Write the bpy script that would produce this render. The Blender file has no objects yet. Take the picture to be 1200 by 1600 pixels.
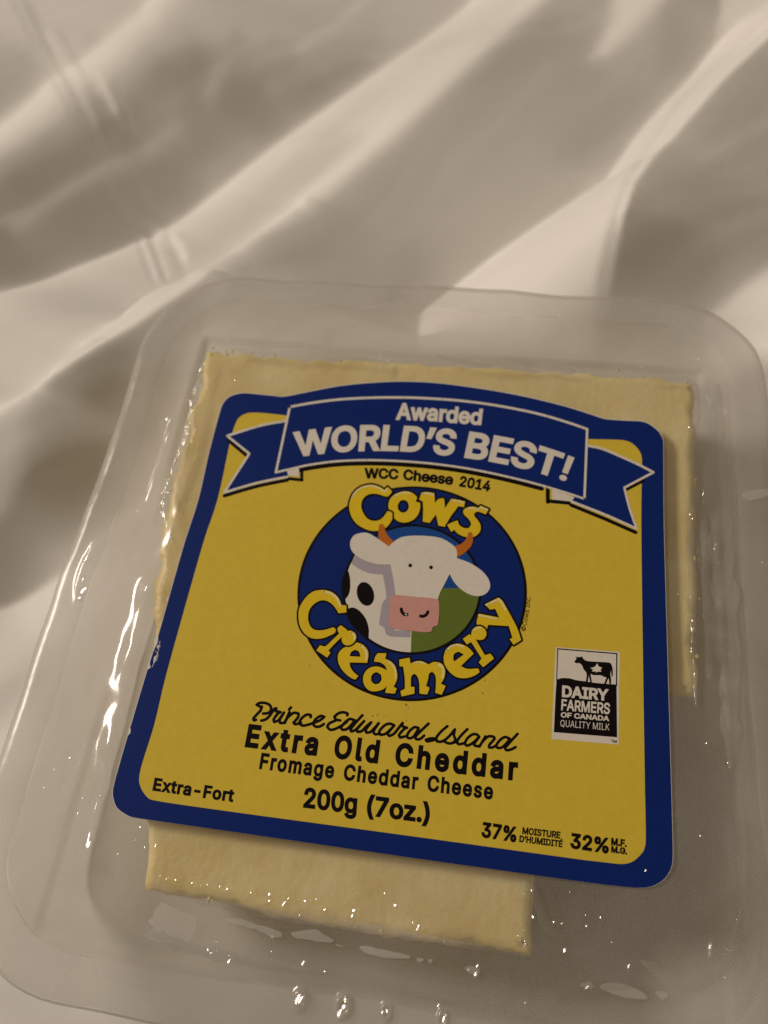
import bpy, bmesh, math, random
import numpy as np
from mathutils import Vector, Matrix, noise
from mathutils.geometry import tessellate_polygon, delaunay_2d_cdt

random.seed(7)
S = bpy.context.scene
COL = S.collection
CM = 0.01                       # everything below is written in centimetres

# ------------------------------------------------------------------ camera
H = 1.6                                                  # height of the film / label above the mattress
CAM = Vector((1.0632, -5.0461, 15.9308 - 2.25 + H))
RB = Matrix(((0.988918, -0.090771, 0.117480), (0.133881, 0.887244, -0.441446), (-0.064163, 0.452282, 0.889564)))
FPX = 1250.0
cd = bpy.data.cameras.new('camera'); cam = bpy.data.objects.new('camera', cd); COL.objects.link(cam)
cam.matrix_world = Matrix.Translation(CAM * CM) @ RB.to_4x4()
cd.sensor_fit = 'VERTICAL'; cd.sensor_height = 36; cd.lens = 36 * FPX / 1600
cd.clip_start = 0.005; cd.clip_end = 20
cd.dof.use_dof = True; cd.dof.focus_distance = 0.134; cd.dof.aperture_fstop = 16
S.camera = cam
# ------------------------------------------------------------------ room light
w = bpy.data.worlds.new('World'); S.world = w; w.use_nodes = True
w.node_tree.nodes['Background'].inputs[0].default_value = (1.0, 0.785, 0.53, 1)
w.node_tree.nodes['Background'].inputs[1].default_value = 0.188
LDIR = Vector((-0.95, 0.30, 0.0)).normalized()           # horizontal direction to the bedside lamp
EL = math.radians(31)
ld = bpy.data.lights.new('bedside_lamp_light', 'AREA'); ld.shape = 'ELLIPSE'; ld.size = 0.85; ld.size_y = 0.36
ld.energy = 38.5; ld.color = (1.0, 0.872, 0.755)
lamp = bpy.data.objects.new('bedside_lamp_light', ld); COL.objects.link(lamp)
lv = Vector((LDIR.x * math.cos(EL), LDIR.y * math.cos(EL), math.sin(EL)))
lamp.location = lv * 2.3 + Vector((0, 0.03, 0)); lamp.rotation_euler = lv.to_track_quat('Z', 'Y').to_euler()
S.view_settings.view_transform = 'Standard'; S.view_settings.look = 'None'
S.view_settings.exposure = 0; S.view_settings.gamma = 1
S.cycles.transparent_max_bounces = 32; S.cycles.max_bounces = 10
S.cycles.caustics_reflective = False; S.cycles.caustics_refractive = False

# ------------------------------------------------------------------ helpers
def at(px, py, z):                                       # point of the photograph -> point on the level z (cm)
    d = RB @ Vector(((px - 600) / FPX, -(py - 800) / FPX, -1.0))
    k = (z - CAM.z) / d.z
    return Vector((CAM.x + k * d.x, CAM.y + k * d.y, z))

def nodes(name):
    m = bpy.data.materials.new(name); m.use_nodes = True
    nt = m.node_tree; nt.nodes.clear()
    return m, nt, nt.nodes.new('ShaderNodeOutputMaterial')

def link_obj(name, verts, faces, mat, parent=None, smooth=False):
    me = bpy.data.meshes.new(name)
    me.from_pydata([(v[0] * CM, v[1] * CM, v[2] * CM) for v in verts], [], faces)
    me.materials.append(mat); me.update()
    if smooth: me.polygons.foreach_set('use_smooth', [True] * len(me.polygons))
    o = bpy.data.objects.new(name, me); COL.objects.link(o)
    if parent: o.parent = parent
    return o

# ------------------------------------------------------------------ materials
def ink(name, col, rough=0.42, spec=0.35, var=0.06):
    m, nt, out = nodes(name); b = nt.nodes.new('ShaderNodeBsdfPrincipled')
    tc = nt.nodes.new('ShaderNodeTexCoord')
    n = nt.nodes.new('ShaderNodeTexNoise'); n.inputs['Scale'].default_value = 900; n.inputs['Detail'].default_value = 3
    nt.links.new(tc.outputs['Object'], n.inputs['Vector'])
    mx = nt.nodes.new('ShaderNodeMix'); mx.data_type = 'RGBA'
    mx.inputs['A'].default_value = tuple(c * (1 - var) for c in col) + (1,)
    mx.inputs['B'].default_value = tuple(min(1, c * (1 + var)) for c in col) + (1,)
    nt.links.new(n.outputs['Fac'], mx.inputs['Factor']); nt.links.new(mx.outputs['Result'], b.inputs['Base Color'])
    b.inputs['Roughness'].default_value = rough; b.inputs['Specular IOR Level'].default_value = spec
    n2 = nt.nodes.new('ShaderNodeTexNoise'); n2.inputs['Scale'].default_value = 160; n2.inputs['Detail'].default_value = 2
    nt.links.new(tc.outputs['Object'], n2.inputs['Vector'])
    bp = nt.nodes.new('ShaderNodeBump'); bp.inputs['Strength'].default_value = 0.25; bp.inputs['Distance'].default_value = 0.0003
    nt.links.new(n2.outputs['Fac'], bp.inputs['Height']); nt.links.new(bp.outputs['Normal'], b.inputs['Normal'])
    nt.links.new(b.outputs[0], out.inputs[0]); return m
M = dict(
    blue=ink('navy_ink', (0.0030, 0.020, 0.165), spec=.15), yellow=ink('yellow_ink', (0.69, 0.52, 0.052), spec=.22),
    letter=ink('golden_ink', (0.76, 0.55, 0.02), spec=.2), cream=ink('cream_ink', (0.86, 0.76, 0.38)),
    white=ink('white_ink', (0.73, 0.69, 0.62)), black=ink('black_ink', (0.006, 0.004, 0.005), var=0, spec=.12),
    sky=ink('sky_ink', (0.002, 0.062, 0.30)), green=ink('green_ink', (0.12, 0.175, 0.022)),
    pink=ink('pink_ink', (0.63, 0.32, 0.29)), grey=ink('grey_ink', (0.40, 0.365, 0.43)),
    horn=ink('horn_ink', (0.52, 0.145, 0.008)), speck=ink('speck', (0.33, 0.25, 0.03)),
    paper=ink('torn_paper', (0.75, 0.74, 0.70), 0.8))

def plastic(name, haze, gloss=1.0, rough=0.07, bscale=140, bdist=0.0004, tint=0.97, ior=1.5, blotch=0.0):
    m, nt, out = nodes(name); L = nt.links
    tc = nt.nodes.new('ShaderNodeTexCoord')
    n = nt.nodes.new('ShaderNodeTexNoise'); n.inputs['Scale'].default_value = bscale; n.inputs['Detail'].default_value = 3
    L.new(tc.outputs['Object'], n.inputs['Vector'])
    bp = nt.nodes.new('ShaderNodeBump'); bp.inputs['Strength'].default_value = 0.6; bp.inputs['Distance'].default_value = bdist
    L.new(n.outputs['Fac'], bp.inputs['Height'])
    tr = nt.nodes.new('ShaderNodeBsdfTransparent'); tr.inputs[0].default_value = (tint, tint * .995, tint * .985, 1)
    gl = nt.nodes.new('ShaderNodeBsdfGlossy'); gl.inputs['Roughness'].default_value = rough
    L.new(bp.outputs['Normal'], gl.inputs['Normal'])
    fr = nt.nodes.new('ShaderNodeLayerWeight'); fr.inputs['Blend'].default_value = .5    # same on both sides of a thin sheet
    pw = nt.nodes.new('ShaderNodeMath'); pw.operation = 'POWER'; pw.inputs[1].default_value = 5; L.new(fr.outputs['Facing'], pw.inputs[0])
    fm = nt.nodes.new('ShaderNodeMath'); fm.operation = 'MULTIPLY_ADD'; fm.inputs[1].default_value = .90 * gloss; fm.inputs[2].default_value = .07 * gloss; fm.use_clamp = True
    L.new(pw.outputs[0], fm.inputs[0])
    m1 = nt.nodes.new('ShaderNodeMixShader'); L.new(fm.outputs[0], m1.inputs[0]); L.new(tr.outputs[0], m1.inputs[1]); L.new(gl.outputs[0], m1.inputs[2])
    df = nt.nodes.new('ShaderNodeBsdfDiffuse'); df.inputs[0].default_value = (.82, .80, .78, 1)
    tl = nt.nodes.new('ShaderNodeBsdfTranslucent'); tl.inputs[0].default_value = (.82, .80, .78, 1)
    ms = nt.nodes.new('ShaderNodeMixShader'); ms.inputs[0].default_value = .4; L.new(df.outputs[0], ms.inputs[1]); L.new(tl.outputs[0], ms.inputs[2])
    n2 = nt.nodes.new('ShaderNodeTexNoise'); n2.inputs['Scale'].default_value = 55; n2.inputs['Detail'].default_value = 6; n2.inputs['Distortion'].default_value = .6
    L.new(tc.outputs['Object'], n2.inputs['Vector'])
    mr = nt.nodes.new('ShaderNodeMapRange'); mr.inputs['From Min'].default_value = .42; mr.inputs['From Max'].default_value = .72
    mr.inputs['To Min'].default_value = haze; mr.inputs['To Max'].default_value = haze + blotch
    L.new(n2.outputs['Fac'], mr.inputs['Value'])
    m2 = nt.nodes.new('ShaderNodeMixShader'); L.new(mr.outputs[0], m2.inputs[0]); L.new(m1.outputs[0], m2.inputs[1]); L.new(ms.outputs[0], m2.inputs[2])
    L.new(m2.outputs[0], out.inputs[0]); return m
M['film'] = plastic('clear_film', 0.125, rough=0.13, bscale=45, bdist=0.0002, blotch=0.10)
M['wall'] = plastic('clear_tray', 0.14, rough=0.13, bscale=110, bdist=0.0006, blotch=0.09)
M['seal'] = plastic('sealed_rim', 0.24, rough=0.22, bscale=120, bdist=0.0003, blotch=0.10)
M['glints'] = plastic('glint_film', 0.03, gloss=1.3, rough=0.11, bscale=900, bdist=0.00005, tint=.99)
M['glare'] = plastic('film_glare', 0.40, rough=0.15, bscale=500, bdist=0.0002, blotch=.2)
M['cling_haze'] = plastic('cling_film_haze', 0.06, rough=0.09, bscale=700, bdist=0.0008, blotch=.32, gloss=1.6)

def cheese_mat():
    m, nt, out = nodes('cheddar'); L = nt.links; b = nt.nodes.new('ShaderNodeBsdfPrincipled')
    tc = nt.nodes.new('ShaderNodeTexCoord')
    n = nt.nodes.new('ShaderNodeTexNoise'); n.inputs['Scale'].default_value = 90; n.inputs['Detail'].default_value = 8
    L.new(tc.outputs['Object'], n.inputs['Vector'])
    r = nt.nodes.new('ShaderNodeValToRGB'); r.color_ramp.elements[0].position = .3; r.color_ramp.elements[1].position = .72
    r.color_ramp.elements[0].color = (.77, .62, .24, 1); r.color_ramp.elements[1].color = (.90, .79, .42, 1)
    L.new(n.outputs['Fac'], r.inputs[0]); L.new(r.outputs[0], b.inputs['Base Color'])
    b.inputs['Roughness'].default_value = .38; b.inputs['Specular IOR Level'].default_value = .4
    b.inputs['Subsurface Weight'].default_value = .35; b.inputs['Subsurface Radius'].default_value = (1, .6, .2); b.inputs['Subsurface Scale'].default_value = .003
    n2 = nt.nodes.new('ShaderNodeTexNoise'); n2.inputs['Scale'].default_value = 600; n2.inputs['Detail'].default_value = 5
    L.new(tc.outputs['Object'], n2.inputs['Vector'])
    bp = nt.nodes.new('ShaderNodeBump'); bp.inputs['Strength'].default_value = .6; bp.inputs['Distance'].default_value = .0003
    L.new(n2.outputs['Fac'], bp.inputs['Height'])
    n4 = nt.nodes.new('ShaderNodeTexNoise'); n4.inputs['Scale'].default_value = 150; n4.inputs['Detail'].default_value = 6; n4.inputs['Roughness'].default_value = .7
    L.new(tc.outputs['Object'], n4.inputs['Vector'])
    b4 = nt.nodes.new('ShaderNodeBump'); b4.inputs['Strength'].default_value = .15; b4.inputs['Distance'].default_value = .0006
    L.new(n4.outputs['Fac'], b4.inputs['Height']); L.new(bp.outputs['Normal'], b4.inputs['Normal']); L.new(b4.outputs['Normal'], b.inputs['Normal'])
    L.new(b.outputs[0], out.inputs[0]); return m
M['cheese'] = cheese_mat()

def sheet_mat():
    m, nt, out = nodes('cotton_sateen'); L = nt.links; b = nt.nodes.new('ShaderNodeBsdfPrincipled')
    tc = nt.nodes.new('ShaderNodeTexCoord')
    n = nt.nodes.new('ShaderNodeTexNoise'); n.inputs['Scale'].default_value = 14; n.inputs['Detail'].default_value = 6
    L.new(tc.outputs['Object'], n.inputs['Vector'])
    r = nt.nodes.new('ShaderNodeValToRGB'); r.color_ramp.elements[0].color = (.76, .745, .72, 1); r.color_ramp.elements[1].color = (.83, .815, .79, 1)
    L.new(n.outputs['Fac'], r.inputs[0]); L.new(r.outputs[0], b.inputs['Base Color'])
    b.inputs['Roughness'].default_value = .62; b.inputs['Specular IOR Level'].default_value = .25
    b.inputs['Sheen Weight'].default_value = .15; b.inputs['Sheen Roughness'].default_value = .5
    # fine weave: two crossed thread waves and a little slub
    mp = nt.nodes.new('ShaderNodeMapping'); mp.inputs['Rotation'].default_value = (0, 0, .5); L.new(tc.outputs['Object'], mp.inputs['Vector'])
    h = None
    for d in ('X', 'Y'):
        wv = nt.nodes.new('ShaderNodeTexWave'); wv.bands_direction = d; wv.inputs['Scale'].default_value = 1150
        wv.inputs['Distortion'].default_value = 1.5; wv.inputs['Detail'].default_value = 1
        L.new(mp.outputs[0], wv.inputs['Vector'])
        if h is None: h = wv
        else:
            ad = nt.nodes.new('ShaderNodeMath'); ad.operation = 'ADD'; L.new(h.outputs['Fac'], ad.inputs[0]); L.new(wv.outputs['Fac'], ad.inputs[1])
    n3 = nt.nodes.new('ShaderNodeTexNoise'); n3.inputs['Scale'].default_value = 260; n3.inputs['Detail'].default_value = 4
    L.new(tc.outputs['Object'], n3.inputs['Vector'])
    b1 = nt.nodes.new('ShaderNodeBump'); b1.inputs['Strength'].default_value = .35; b1.inputs['Distance'].default_value = .00012
    L.new(ad.outputs[0], b1.inputs['Height'])
    b2 = nt.nodes.new('ShaderNodeBump'); b2.inputs['Strength'].default_value = .22; b2.inputs['Distance'].default_value = .0004
    L.new(n3.outputs['Fac'], b2.inputs['Height']); L.new(b1.outputs['Normal'], b2.inputs['Normal']); L.new(b2.outputs['Normal'], b.inputs['Normal'])
    L.new(b.outputs[0], out.inputs[0]); return m
M['sheet'] = sheet_mat()

# ------------------------------------------------------------------ bed sheet
# A cloth whose slopes are worked out from how the folds of the photograph catch the bedside lamp.
STEP = 0.075
GX = np.arange(-30, 30, STEP); GY = np.arange(-14, 42, STEP)
X, Y = np.meshgrid(GX, GY)
r_ = np.array(RB)
def project(Z):
    global U, V, cz_
    dx, dy, dz = X - CAM.x, Y - CAM.y, Z - CAM.z
    cx_ = r_[0, 0] * dx + r_[1, 0] * dy + r_[2, 0] * dz
    cy_ = r_[0, 1] * dx + r_[1, 1] * dy + r_[2, 1] * dz
    cz_ = np.maximum(-(r_[0, 2] * dx + r_[1, 2] * dy + r_[2, 2] * dz), 2.0)
    U = 600 + FPX * cx_ / cz_; V = 800 - FPX * cy_ / cz_
T = np.full(X.shape, 150.0)

def seg_dist(pts):
    best = np.full(X.shape, 1e9); sgn = np.zeros(X.shape)
    for (x0, y0), (x1, y1) in zip(pts[:-1], pts[1:]):
        ex, ey = x1 - x0, y1 - y0; L2 = ex * ex + ey * ey
        t = np.clip(((U - x0) * ex + (V - y0) * ey) / L2, 0, 1)
        qx, qy = U - x0 - t * ex, V - y0 - t * ey
        d = np.hypot(qx, qy); k = d < best
        best = np.where(k, d, best); sgn = np.where(k, np.sign(ex * qy - ey * qx), sgn)
    return best, sgn                                     # sgn +1: below/right of a stroke drawn left to right
def stroke(pts, val, sa, sb, op=1.0):                    # sa: width on the upper side, sb: on the lower side
    global T
    d, s = seg_dist(pts); sg = np.where(s > 0, sb, sa)
    a = op * np.exp(-(d / sg) ** 2)
    T = T * (1 - a) + val * a
def patch(pts, val, soft, op=1.0):
    global T
    d, _ = seg_dist(pts + pts[:1])
    ins = np.zeros(X.shape, bool); n = len(pts)
    for i in range(n):
        x0, y0 = pts[i]; x1, y1 = pts[(i + 1) % n]
        c = (y0 > V) != (y1 > V)
        ins ^= c & (U < (x1 - x0) * (V - y0) / (y1 - y0 + 1e-9) + x0)
    sd = np.where(ins, d, -d)
    a = op / (1 + np.exp(-np.clip(sd / (soft * .45), -40, 40)))
    T = T * (1 - a) + val * a

NOISE = np.random.RandomState(3).randn(*X.shape)
CORR = np.zeros(X.shape)
def cloth(Z, last):
    global T, CORR
    project(Z); T = np.full(X.shape, 150.0)
    patch([(-200, -100), (300, -100), (330, 60), (200, 60), (60, 130), (0, 200), (-200, 330)], 160, 40)
    patch([(-100, 40), (40, 60), (70, 110), (-20, 170), (-150, 250)], 128, 20)
    patch([(-160, 330), (0, 225), (90, 185), (180, 120), (235, 80), (300, 62), (400, 96), (560, 80), (500, 140), (400, 205), (290, 285), (180, 345), (60, 395), (-160, 480)], 96, 30)
    stroke([(430, 120), (500, 90), (580, 40)], 136, 22, 22, .6); stroke([(230, 150), (330, 100), (430, 60)], 128, 12, 16, .35)
    stroke([(10, 320), (90, 265), (150, 235), (215, 215), (262, 175)], 138, 16, 22, .7)
    stroke([(320, 130), (345, 90), (370, 50)], 134, 14, 14, .7)
    patch([(300, 240), (390, 190), (400, 230), (330, 270)], 136, 14, .6)
    stroke([(-80, 240), (0, 192), (50, 155), (100, 105), (160, 70), (225, 20), (260, -40)], 188, 20, 30, .9)
    patch([(420, -80), (640, -80), (560, 60), (480, 75)], 148, 30, .7)
    patch([(-160, 560), (60, 440), (200, 380), (300, 330), (420, 240), (620, 110), (800, -30), (880, -60), (620, 200), (330, 430), (0, 640), (-160, 740)], 164, 18)
    stroke([(-120, 500), (0, 452), (100, 402), (200, 362), (285, 325), (350, 280), (430, 225), (520, 160), (620, 90), (720, 15), (780, -50)], 192, 13, 34, .92)
    patch([(540, 200), (680, 70), (760, -10), (860, -60), (700, 130), (610, 215)], 194, 26, .8)
    stroke([(-120, 715), (0, 642), (120, 563), (235, 482), (300, 440), (345, 411), (400, 370), (480, 305), (560, 240), (640, 170), (740, 80), (850, -20), (900, -70)], 196, 22, 17, .95)
    patch([(430, 400), (640, 205), (780, 75), (860, 30), (960, 110), (900, 250), (690, 445), (540, 480)], 133, 34)
    patch([(600, 470), (640, 370), (760, 370), (900, 290), (840, 350), (720, 420), (690, 455)], 105, 26)
    patch([(760, 160), (880, 40), (960, 60), (900, 200), (830, 240)], 143, 34, .8)
    patch([(925, 85), (955, 20), (975, -60), (1090, -60), (1030, 10), (985, 50), (950, 80)], 184, 13)
    patch([(1040, 20), (1090, -40), (1150, -60), (1130, 0), (1118, 62), (1080, 100), (1020, 120)], 128, 16)
    patch([(1133, -60), (1260, -60), (1215, 0), (1125, 62), (1118, 60)], 176, 6)
    patch([(700, 420), (850, 300), (950, 235), (1040, 130), (1000, 120), (860, 250), (690, 380)], 118, 22, .8)
    # the big fold that stands up behind the pack
    patch([(1260, -40), (1200, 8), (1125, 62), (1088, 103), (1030, 166), (990, 215), (945, 282), (900, 306), (840, 340), (775, 381), (730, 416), (684, 452), (660, 480), (650, 560), (930, 570), (950, 470), (962, 400), (972, 350), (988, 300), (1018, 258), (1066, 200), (1128, 130), (1205, 58), (1280, 0)], 208, 5)
    stroke([(1280, -35), (1130, 90), (1060, 165), (1000, 255), (965, 330), (945, 430), (935, 560)], 176, 3, 22, .55)
    stroke([(740, 430), (790, 395), (850, 355)], 186, 10, 10, .6)
    patch([(1290, 40), (1200, 95), (1120, 170), (1060, 250), (1010, 320), (990, 380), (1060, 360), (1140, 280), (1290, 180)], 141, 22)
    patch([(975, 400), (1040, 340), (1110, 260), (1290, 170), (1290, 400), (1150, 440), (1085, 490), (960, 500)], 132, 30)
    patch([(1290, 390), (1200, 428), (1160, 452), (1098, 500), (1110, 560), (1160, 800), (1290, 900)], 190, 9)
    stroke([(1120, 520), (1165, 640), (1190, 800)], 160, 18, 18, .7)
    stroke([(60, 604), (120, 563), (190, 513), (240, 478), (300, 440), (345, 411), (400, 372), (470, 312)], 205, 4, 6, .7)
    # left of the pack
    patch([(110, 600), (200, 540), (250, 520), (235, 640), (180, 720), (110, 700)], 182, 26, .8)
    patch([(-140, 770), (0, 690), (120, 610), (215, 545), (180, 700), (120, 850), (0, 800)], 146, 26, .8)
    patch([(-140, 860), (0, 800), (60, 740), (150, 700), (210, 680), (200, 790), (128, 858), (112, 886), (60, 920), (0, 948), (-140, 990)], 82, 24)
    patch([(-140, 990), (0, 949), (50, 926), (92, 900), (116, 884), (132, 858), (200, 800), (270, 760), (330, 760), (260, 1100), (-140, 1250)], 163, 5)
    patch([(-60, 1120), (30, 1045), (60, 1010), (75, 1060), (30, 1120), (-40, 1180)], 132, 20, .8)
    patch([(-140, 1180), (60, 1120), (240, 1200), (260, 1700), (-140, 1700)], 178, 50, .8)
    patch([(-60, 1500), (160, 1540), (380, 1600), (340, 1700), (-60, 1640)], 150, 22, .6)
    stroke([(-40, 320), (40, 288), (110, 252), (168, 220)], 136, 8, 14, .6); stroke([(-20, 372), (60, 345), (140, 305)], 104, 8, 12, .5)
    stroke([(262, 358), (276, 372), (284, 388)], 206, 6, 10, .55); stroke([(150, 108), (172, 150)], 198, 5, 8, .5); stroke([(210, 352), (226, 384), (238, 420)], 205, 5, 7, .45)
    stroke([(176, 118), (200, 170), (240, 190)], 126, 6, 8, .3); stroke([(60, 60), (100, 80), (140, 50)], 140, 9, 12, .35); stroke([(470, 60), (520, 30), (560, -10)], 168, 8, 14, .4)
    stroke([(700, 250), (790, 180), (860, 100)], 150, 10, 16, .35); stroke([(880, 250), (960, 150), (1010, 80)], 124, 8, 14, .35); stroke([(1020, 330), (1100, 250), (1200, 190)], 146, 6, 12, .4)
    stroke([(0, 560), (90, 520), (180, 480), (250, 440)], 172, 8, 12, .35); stroke([(30, 700), (100, 650), (170, 600)], 160, 8, 12, .35); stroke([(-20, 870), (60, 800), (120, 760)], 122, 8, 12, .4)
    # the pressed crease that crosses the folds at the upper left
    CR = [(28, -20), (60, 48), (92, 108), (128, 172), (168, 238), (198, 300), (222, 352), (246, 420)]
    stroke(CR[:5], 118, 9, 6, .30); stroke(CR[5:], 118, 7, 5, .34); stroke([(x + 12, y - 4) for x, y in CR[1:4]], 190, 4, 9, .25); stroke([(x + 10, y - 4) for x, y in CR[6:]], 200, 4, 6, .4)
    stroke([(x - 15, y + 6) for x, y in CR], 125, 5, 5, .22); stroke([(x + 30, y - 8) for x, y in CR[1:]], 120, 5, 6, .18)

    # fade to a calm cloth far from the photograph's field
    out = np.maximum.reduce([-U - 150, U - 1350, -V - 150, V - 1750, np.zeros_like(U)])
    fade = np.exp(-(out / 250.0) ** 2); fade[cz_ <= 2.01] = 0
    T = 157 + (T - 157) * fade
    rel = (T / 157.0) ** 2.2
    AMB, KEY = 0.35, 0.65 / math.sin(EL)
    def shade(p): return AMB + KEY * np.maximum((math.sin(EL) + p * math.cos(EL)) / np.sqrt(1 + p * p), 0)
    ptab = np.linspace(-.62, 1.35, 400); stab = shade(ptab)
    P = np.interp(rel, stab, ptab)
    edge = np.clip(np.minimum.reduce([X + 30, 30 - X, Y + 14, 42 - Y]) / 4.0, 0, 1)
    P = (P - 0.0) * edge
    P = P + CORR
    WANT = P - CORR
    ny, nx = P.shape
    kx = 2 * np.pi * np.fft.fftfreq(nx, STEP)[None, :]; ky = 2 * np.pi * np.fft.fftfreq(ny, STEP)[:, None]
    ax, ay = -LDIR.x, -LDIR.y                                # cloth facing the lamp rises away from it
    ka = kx * ax + ky * ay; kb = -kx * ay + ky * ax
    WB = 0.02
    den = ka * ka + WB * kb * kb + 0.015
    Z = np.real(np.fft.ifft2((-1j * ka) * np.fft.fft2(P) / den))
    gy_, gx_ = np.gradient(Z, STEP); got = gx_ * ax + gy_ * ay
    CORR = np.clip(CORR + .5 * (WANT - got), -.35, .35)
    # the pack presses the cloth flat
    PX0, PX1, PY0, PY1 = -5.9, 5.75, -6.25, 6.75
    ddx = np.maximum.reduce([PX0 - X, X - PX1, np.zeros_like(X)]); ddy = np.maximum.reduce([PY0 - Y, Y - PY1, np.zeros_like(X)])
    dd = np.hypot(ddx, ddy)
    mid = Z[(dd < .2)].mean(); Z -= mid
    mk = np.clip(dd / 3.2, 0, 1); mk = mk * mk * (3 - 2 * mk)
    nz = np.fft.ifft2(np.fft.fft2(NOISE) * np.exp(-(kx ** 2 + ky ** 2) * .55) * (1 - np.exp(-(kx ** 2 + ky ** 2) * 8))).real
    nz *= 0.009 / nz.std()
    if last: print('sheet z', Z.min(), Z.max())
    q1, q2 = kx * .72 + ky * .69, -kx * .69 + ky * .72         # q1 runs along the folds
    n2 = np.fft.ifft2(np.fft.fft2(np.roll(NOISE, 400, 1)) * np.exp(-(q1 ** 2 * .9 + q2 ** 2 * .02)) * (1 - np.exp(-(q2 ** 2) * .5))).real
    nz = nz + n2 * .0030 / n2.std()
    Z = Z * (0.04 + .96 * mk) + nz
    Z = np.where(dd < 2.0, np.minimum(Z, -0.03 + dd * .95), Z)
    return Z
Z = np.zeros(X.shape)
for it in range(5): Z = cloth(Z, it == 4) * (.8 if it < 4 else 1) + (Z * .2 if it < 4 else 0)
ny, nx = X.shape
idx = np.arange(nx * ny).reshape(ny, nx)
vs = np.stack([X, Y, Z], -1).reshape(-1, 3) * CM
fs = np.stack([idx[:-1, :-1], idx[:-1, 1:], idx[1:, 1:], idx[1:, :-1]], -1).reshape(-1, 4)
me = bpy.data.meshes.new('bed_sheet')
me.vertices.add(len(vs)); me.vertices.foreach_set('co', vs.astype(np.float32).ravel())
me.loops.add(fs.size); me.loops.foreach_set('vertex_index', fs.astype(np.int32).ravel())
me.polygons.add(len(fs)); me.polygons.foreach_set('loop_start', np.arange(0, fs.size, 4, dtype=np.int32))
me.update(calc_edges=True); me.polygons.foreach_set('use_smooth', np.ones(len(fs), bool)); me.materials.append(M['sheet'])
sheet = bpy.data.objects.new('bed_sheet', me); COL.objects.link(sheet)
sheet['kind'] = 'structure'; sheet['label'] = 'rumpled white cotton bed sheet with long diagonal folds under the pack'

# ------------------------------------------------------------------ package root
pack = bpy.data.objects.new('cheese_package', None); COL.objects.link(pack)
pack['label'] = 'clear plastic cheese pack with blue and yellow label lying on the bed sheet'; pack['category'] = 'food package'

# rounded outline, n points, counter-clockwise, always the same parameter so that rings can be bridged
def ring(x0, x1, y0, y1, r, z, n=44, m=14):
    pts = []
    for (cx, cy, a0) in ((x1 - r, y1 - r, 0), (x0 + r, y1 - r, 90), (x0 + r, y0 + r, 180), (x1 - r, y0 + r, 270)):
        for k in range(m + 1):
            a = math.radians(a0 + 90 * k / m); pts.append((cx + r * math.cos(a), cy + r * math.sin(a)))
        nxt = {0: (x0 + r, y1), 90: (x0, y0 + r), 180: (x1 - r, y0), 270: (x1, y1 - r)}[a0]
        p = pts[-1]
        for k in range(1, n): pts.append((p[0] + (nxt[0] - p[0]) * k / n, p[1] + (nxt[1] - p[1]) * k / n))
    return [(x, y, z) for x, y in pts]
def loft(rings, close=False):
    n = len(rings[0]); vs = [p for r in rings for p in r]; fs = []
    for i in range(len(rings) - 1):
        for j in range(n):
            k = (j + 1) % n; fs.append((i * n + j, i * n + k, (i + 1) * n + k, (i + 1) * n + j))
    if close:
        c = len(vs); last = rings[-1]
        vs.append((sum(p[0] for p in last) / n, sum(p[1] for p in last) / n, last[0][2]))
        b = (len(rings) - 1) * n
        for j in range(n): fs.append((b + j, b + (j + 1) % n, c))
    return vs, fs
def interp_(tab, s):
    for a, b in zip(tab[:-1], tab[1:]):
        if s <= b[0]:
            t = (s - a[0]) / (b[0] - a[0]); return tuple(p + (q - p) * t for p, q in zip(a[1:], b[1:]))
    return tab[-1][1:]
OX0, OX1, OY0, OY1 = -6.02, 5.86, -6.28, 6.78             # mouth of the pocket
def inset(d, z, r):  return ring(OX0 + d, OX1 - d, OY0 + d, OY1 - d, max(.25, r), z)
def wob(p, amp, f, seed=0):
    v = noise.noise_vector(Vector((p[0] * f + seed, p[1] * f, p[2] * f)))
    return (p[0] + v.x * amp, p[1] + v.y * amp, p[2] + v.z * amp)
# rim: sealed flange with a small turned-down lip
rim = [inset(-.66, H - .16, 2.1), inset(-.68, H - .07, 2.1), inset(-.64, H - .02, 2.08), inset(-.45, H - .015, 1.9), inset(-.22, H - .015, 1.75),
       inset(-.05, H - .02, 1.6), inset(0, H - .045, 1.55)]
vs_, fs_ = loft(rim)
vs_ = [wob(wob(p, .10, .33), .035, 1.1, 4) for p in vs_]
rim_o = link_obj('sealed_rim', vs_, fs_, M['seal'], pack, True)
# pocket: wall with a step, rounded foot, floor
prof = [(0, H - .045, 1.55), (.03, H - .12, 1.52), (.06, H - .28, 1.5), (.10, H - .5, 1.46), (.14, H - .75, 1.42), (.19, H - 1.0, 1.36), (.23, H - 1.18, 1.3),
        (.30, .26, 1.25), (.40, .14, 1.15), (.54, .05, 1.05), (.72, .015, .95), (1.0, .01, .8), (1.6, .01, .6), (2.8, .01, .4), (4.4, .01, .3)]
vs_, fs_ = loft([inset(*a) for a in prof], True)
vs2 = []
for p in vs_:
    q = wob(p, .10, .33) if p[2] > H * .6 else wob(p, .06, .5); q = wob(q, .028, 2.2, 9) if p[2] > .012 else q
    vs2.append((q[0], q[1], max(q[2], .0)))
tray_o = link_obj('tray', vs2, fs_, M['wall'], pack, True)
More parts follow.
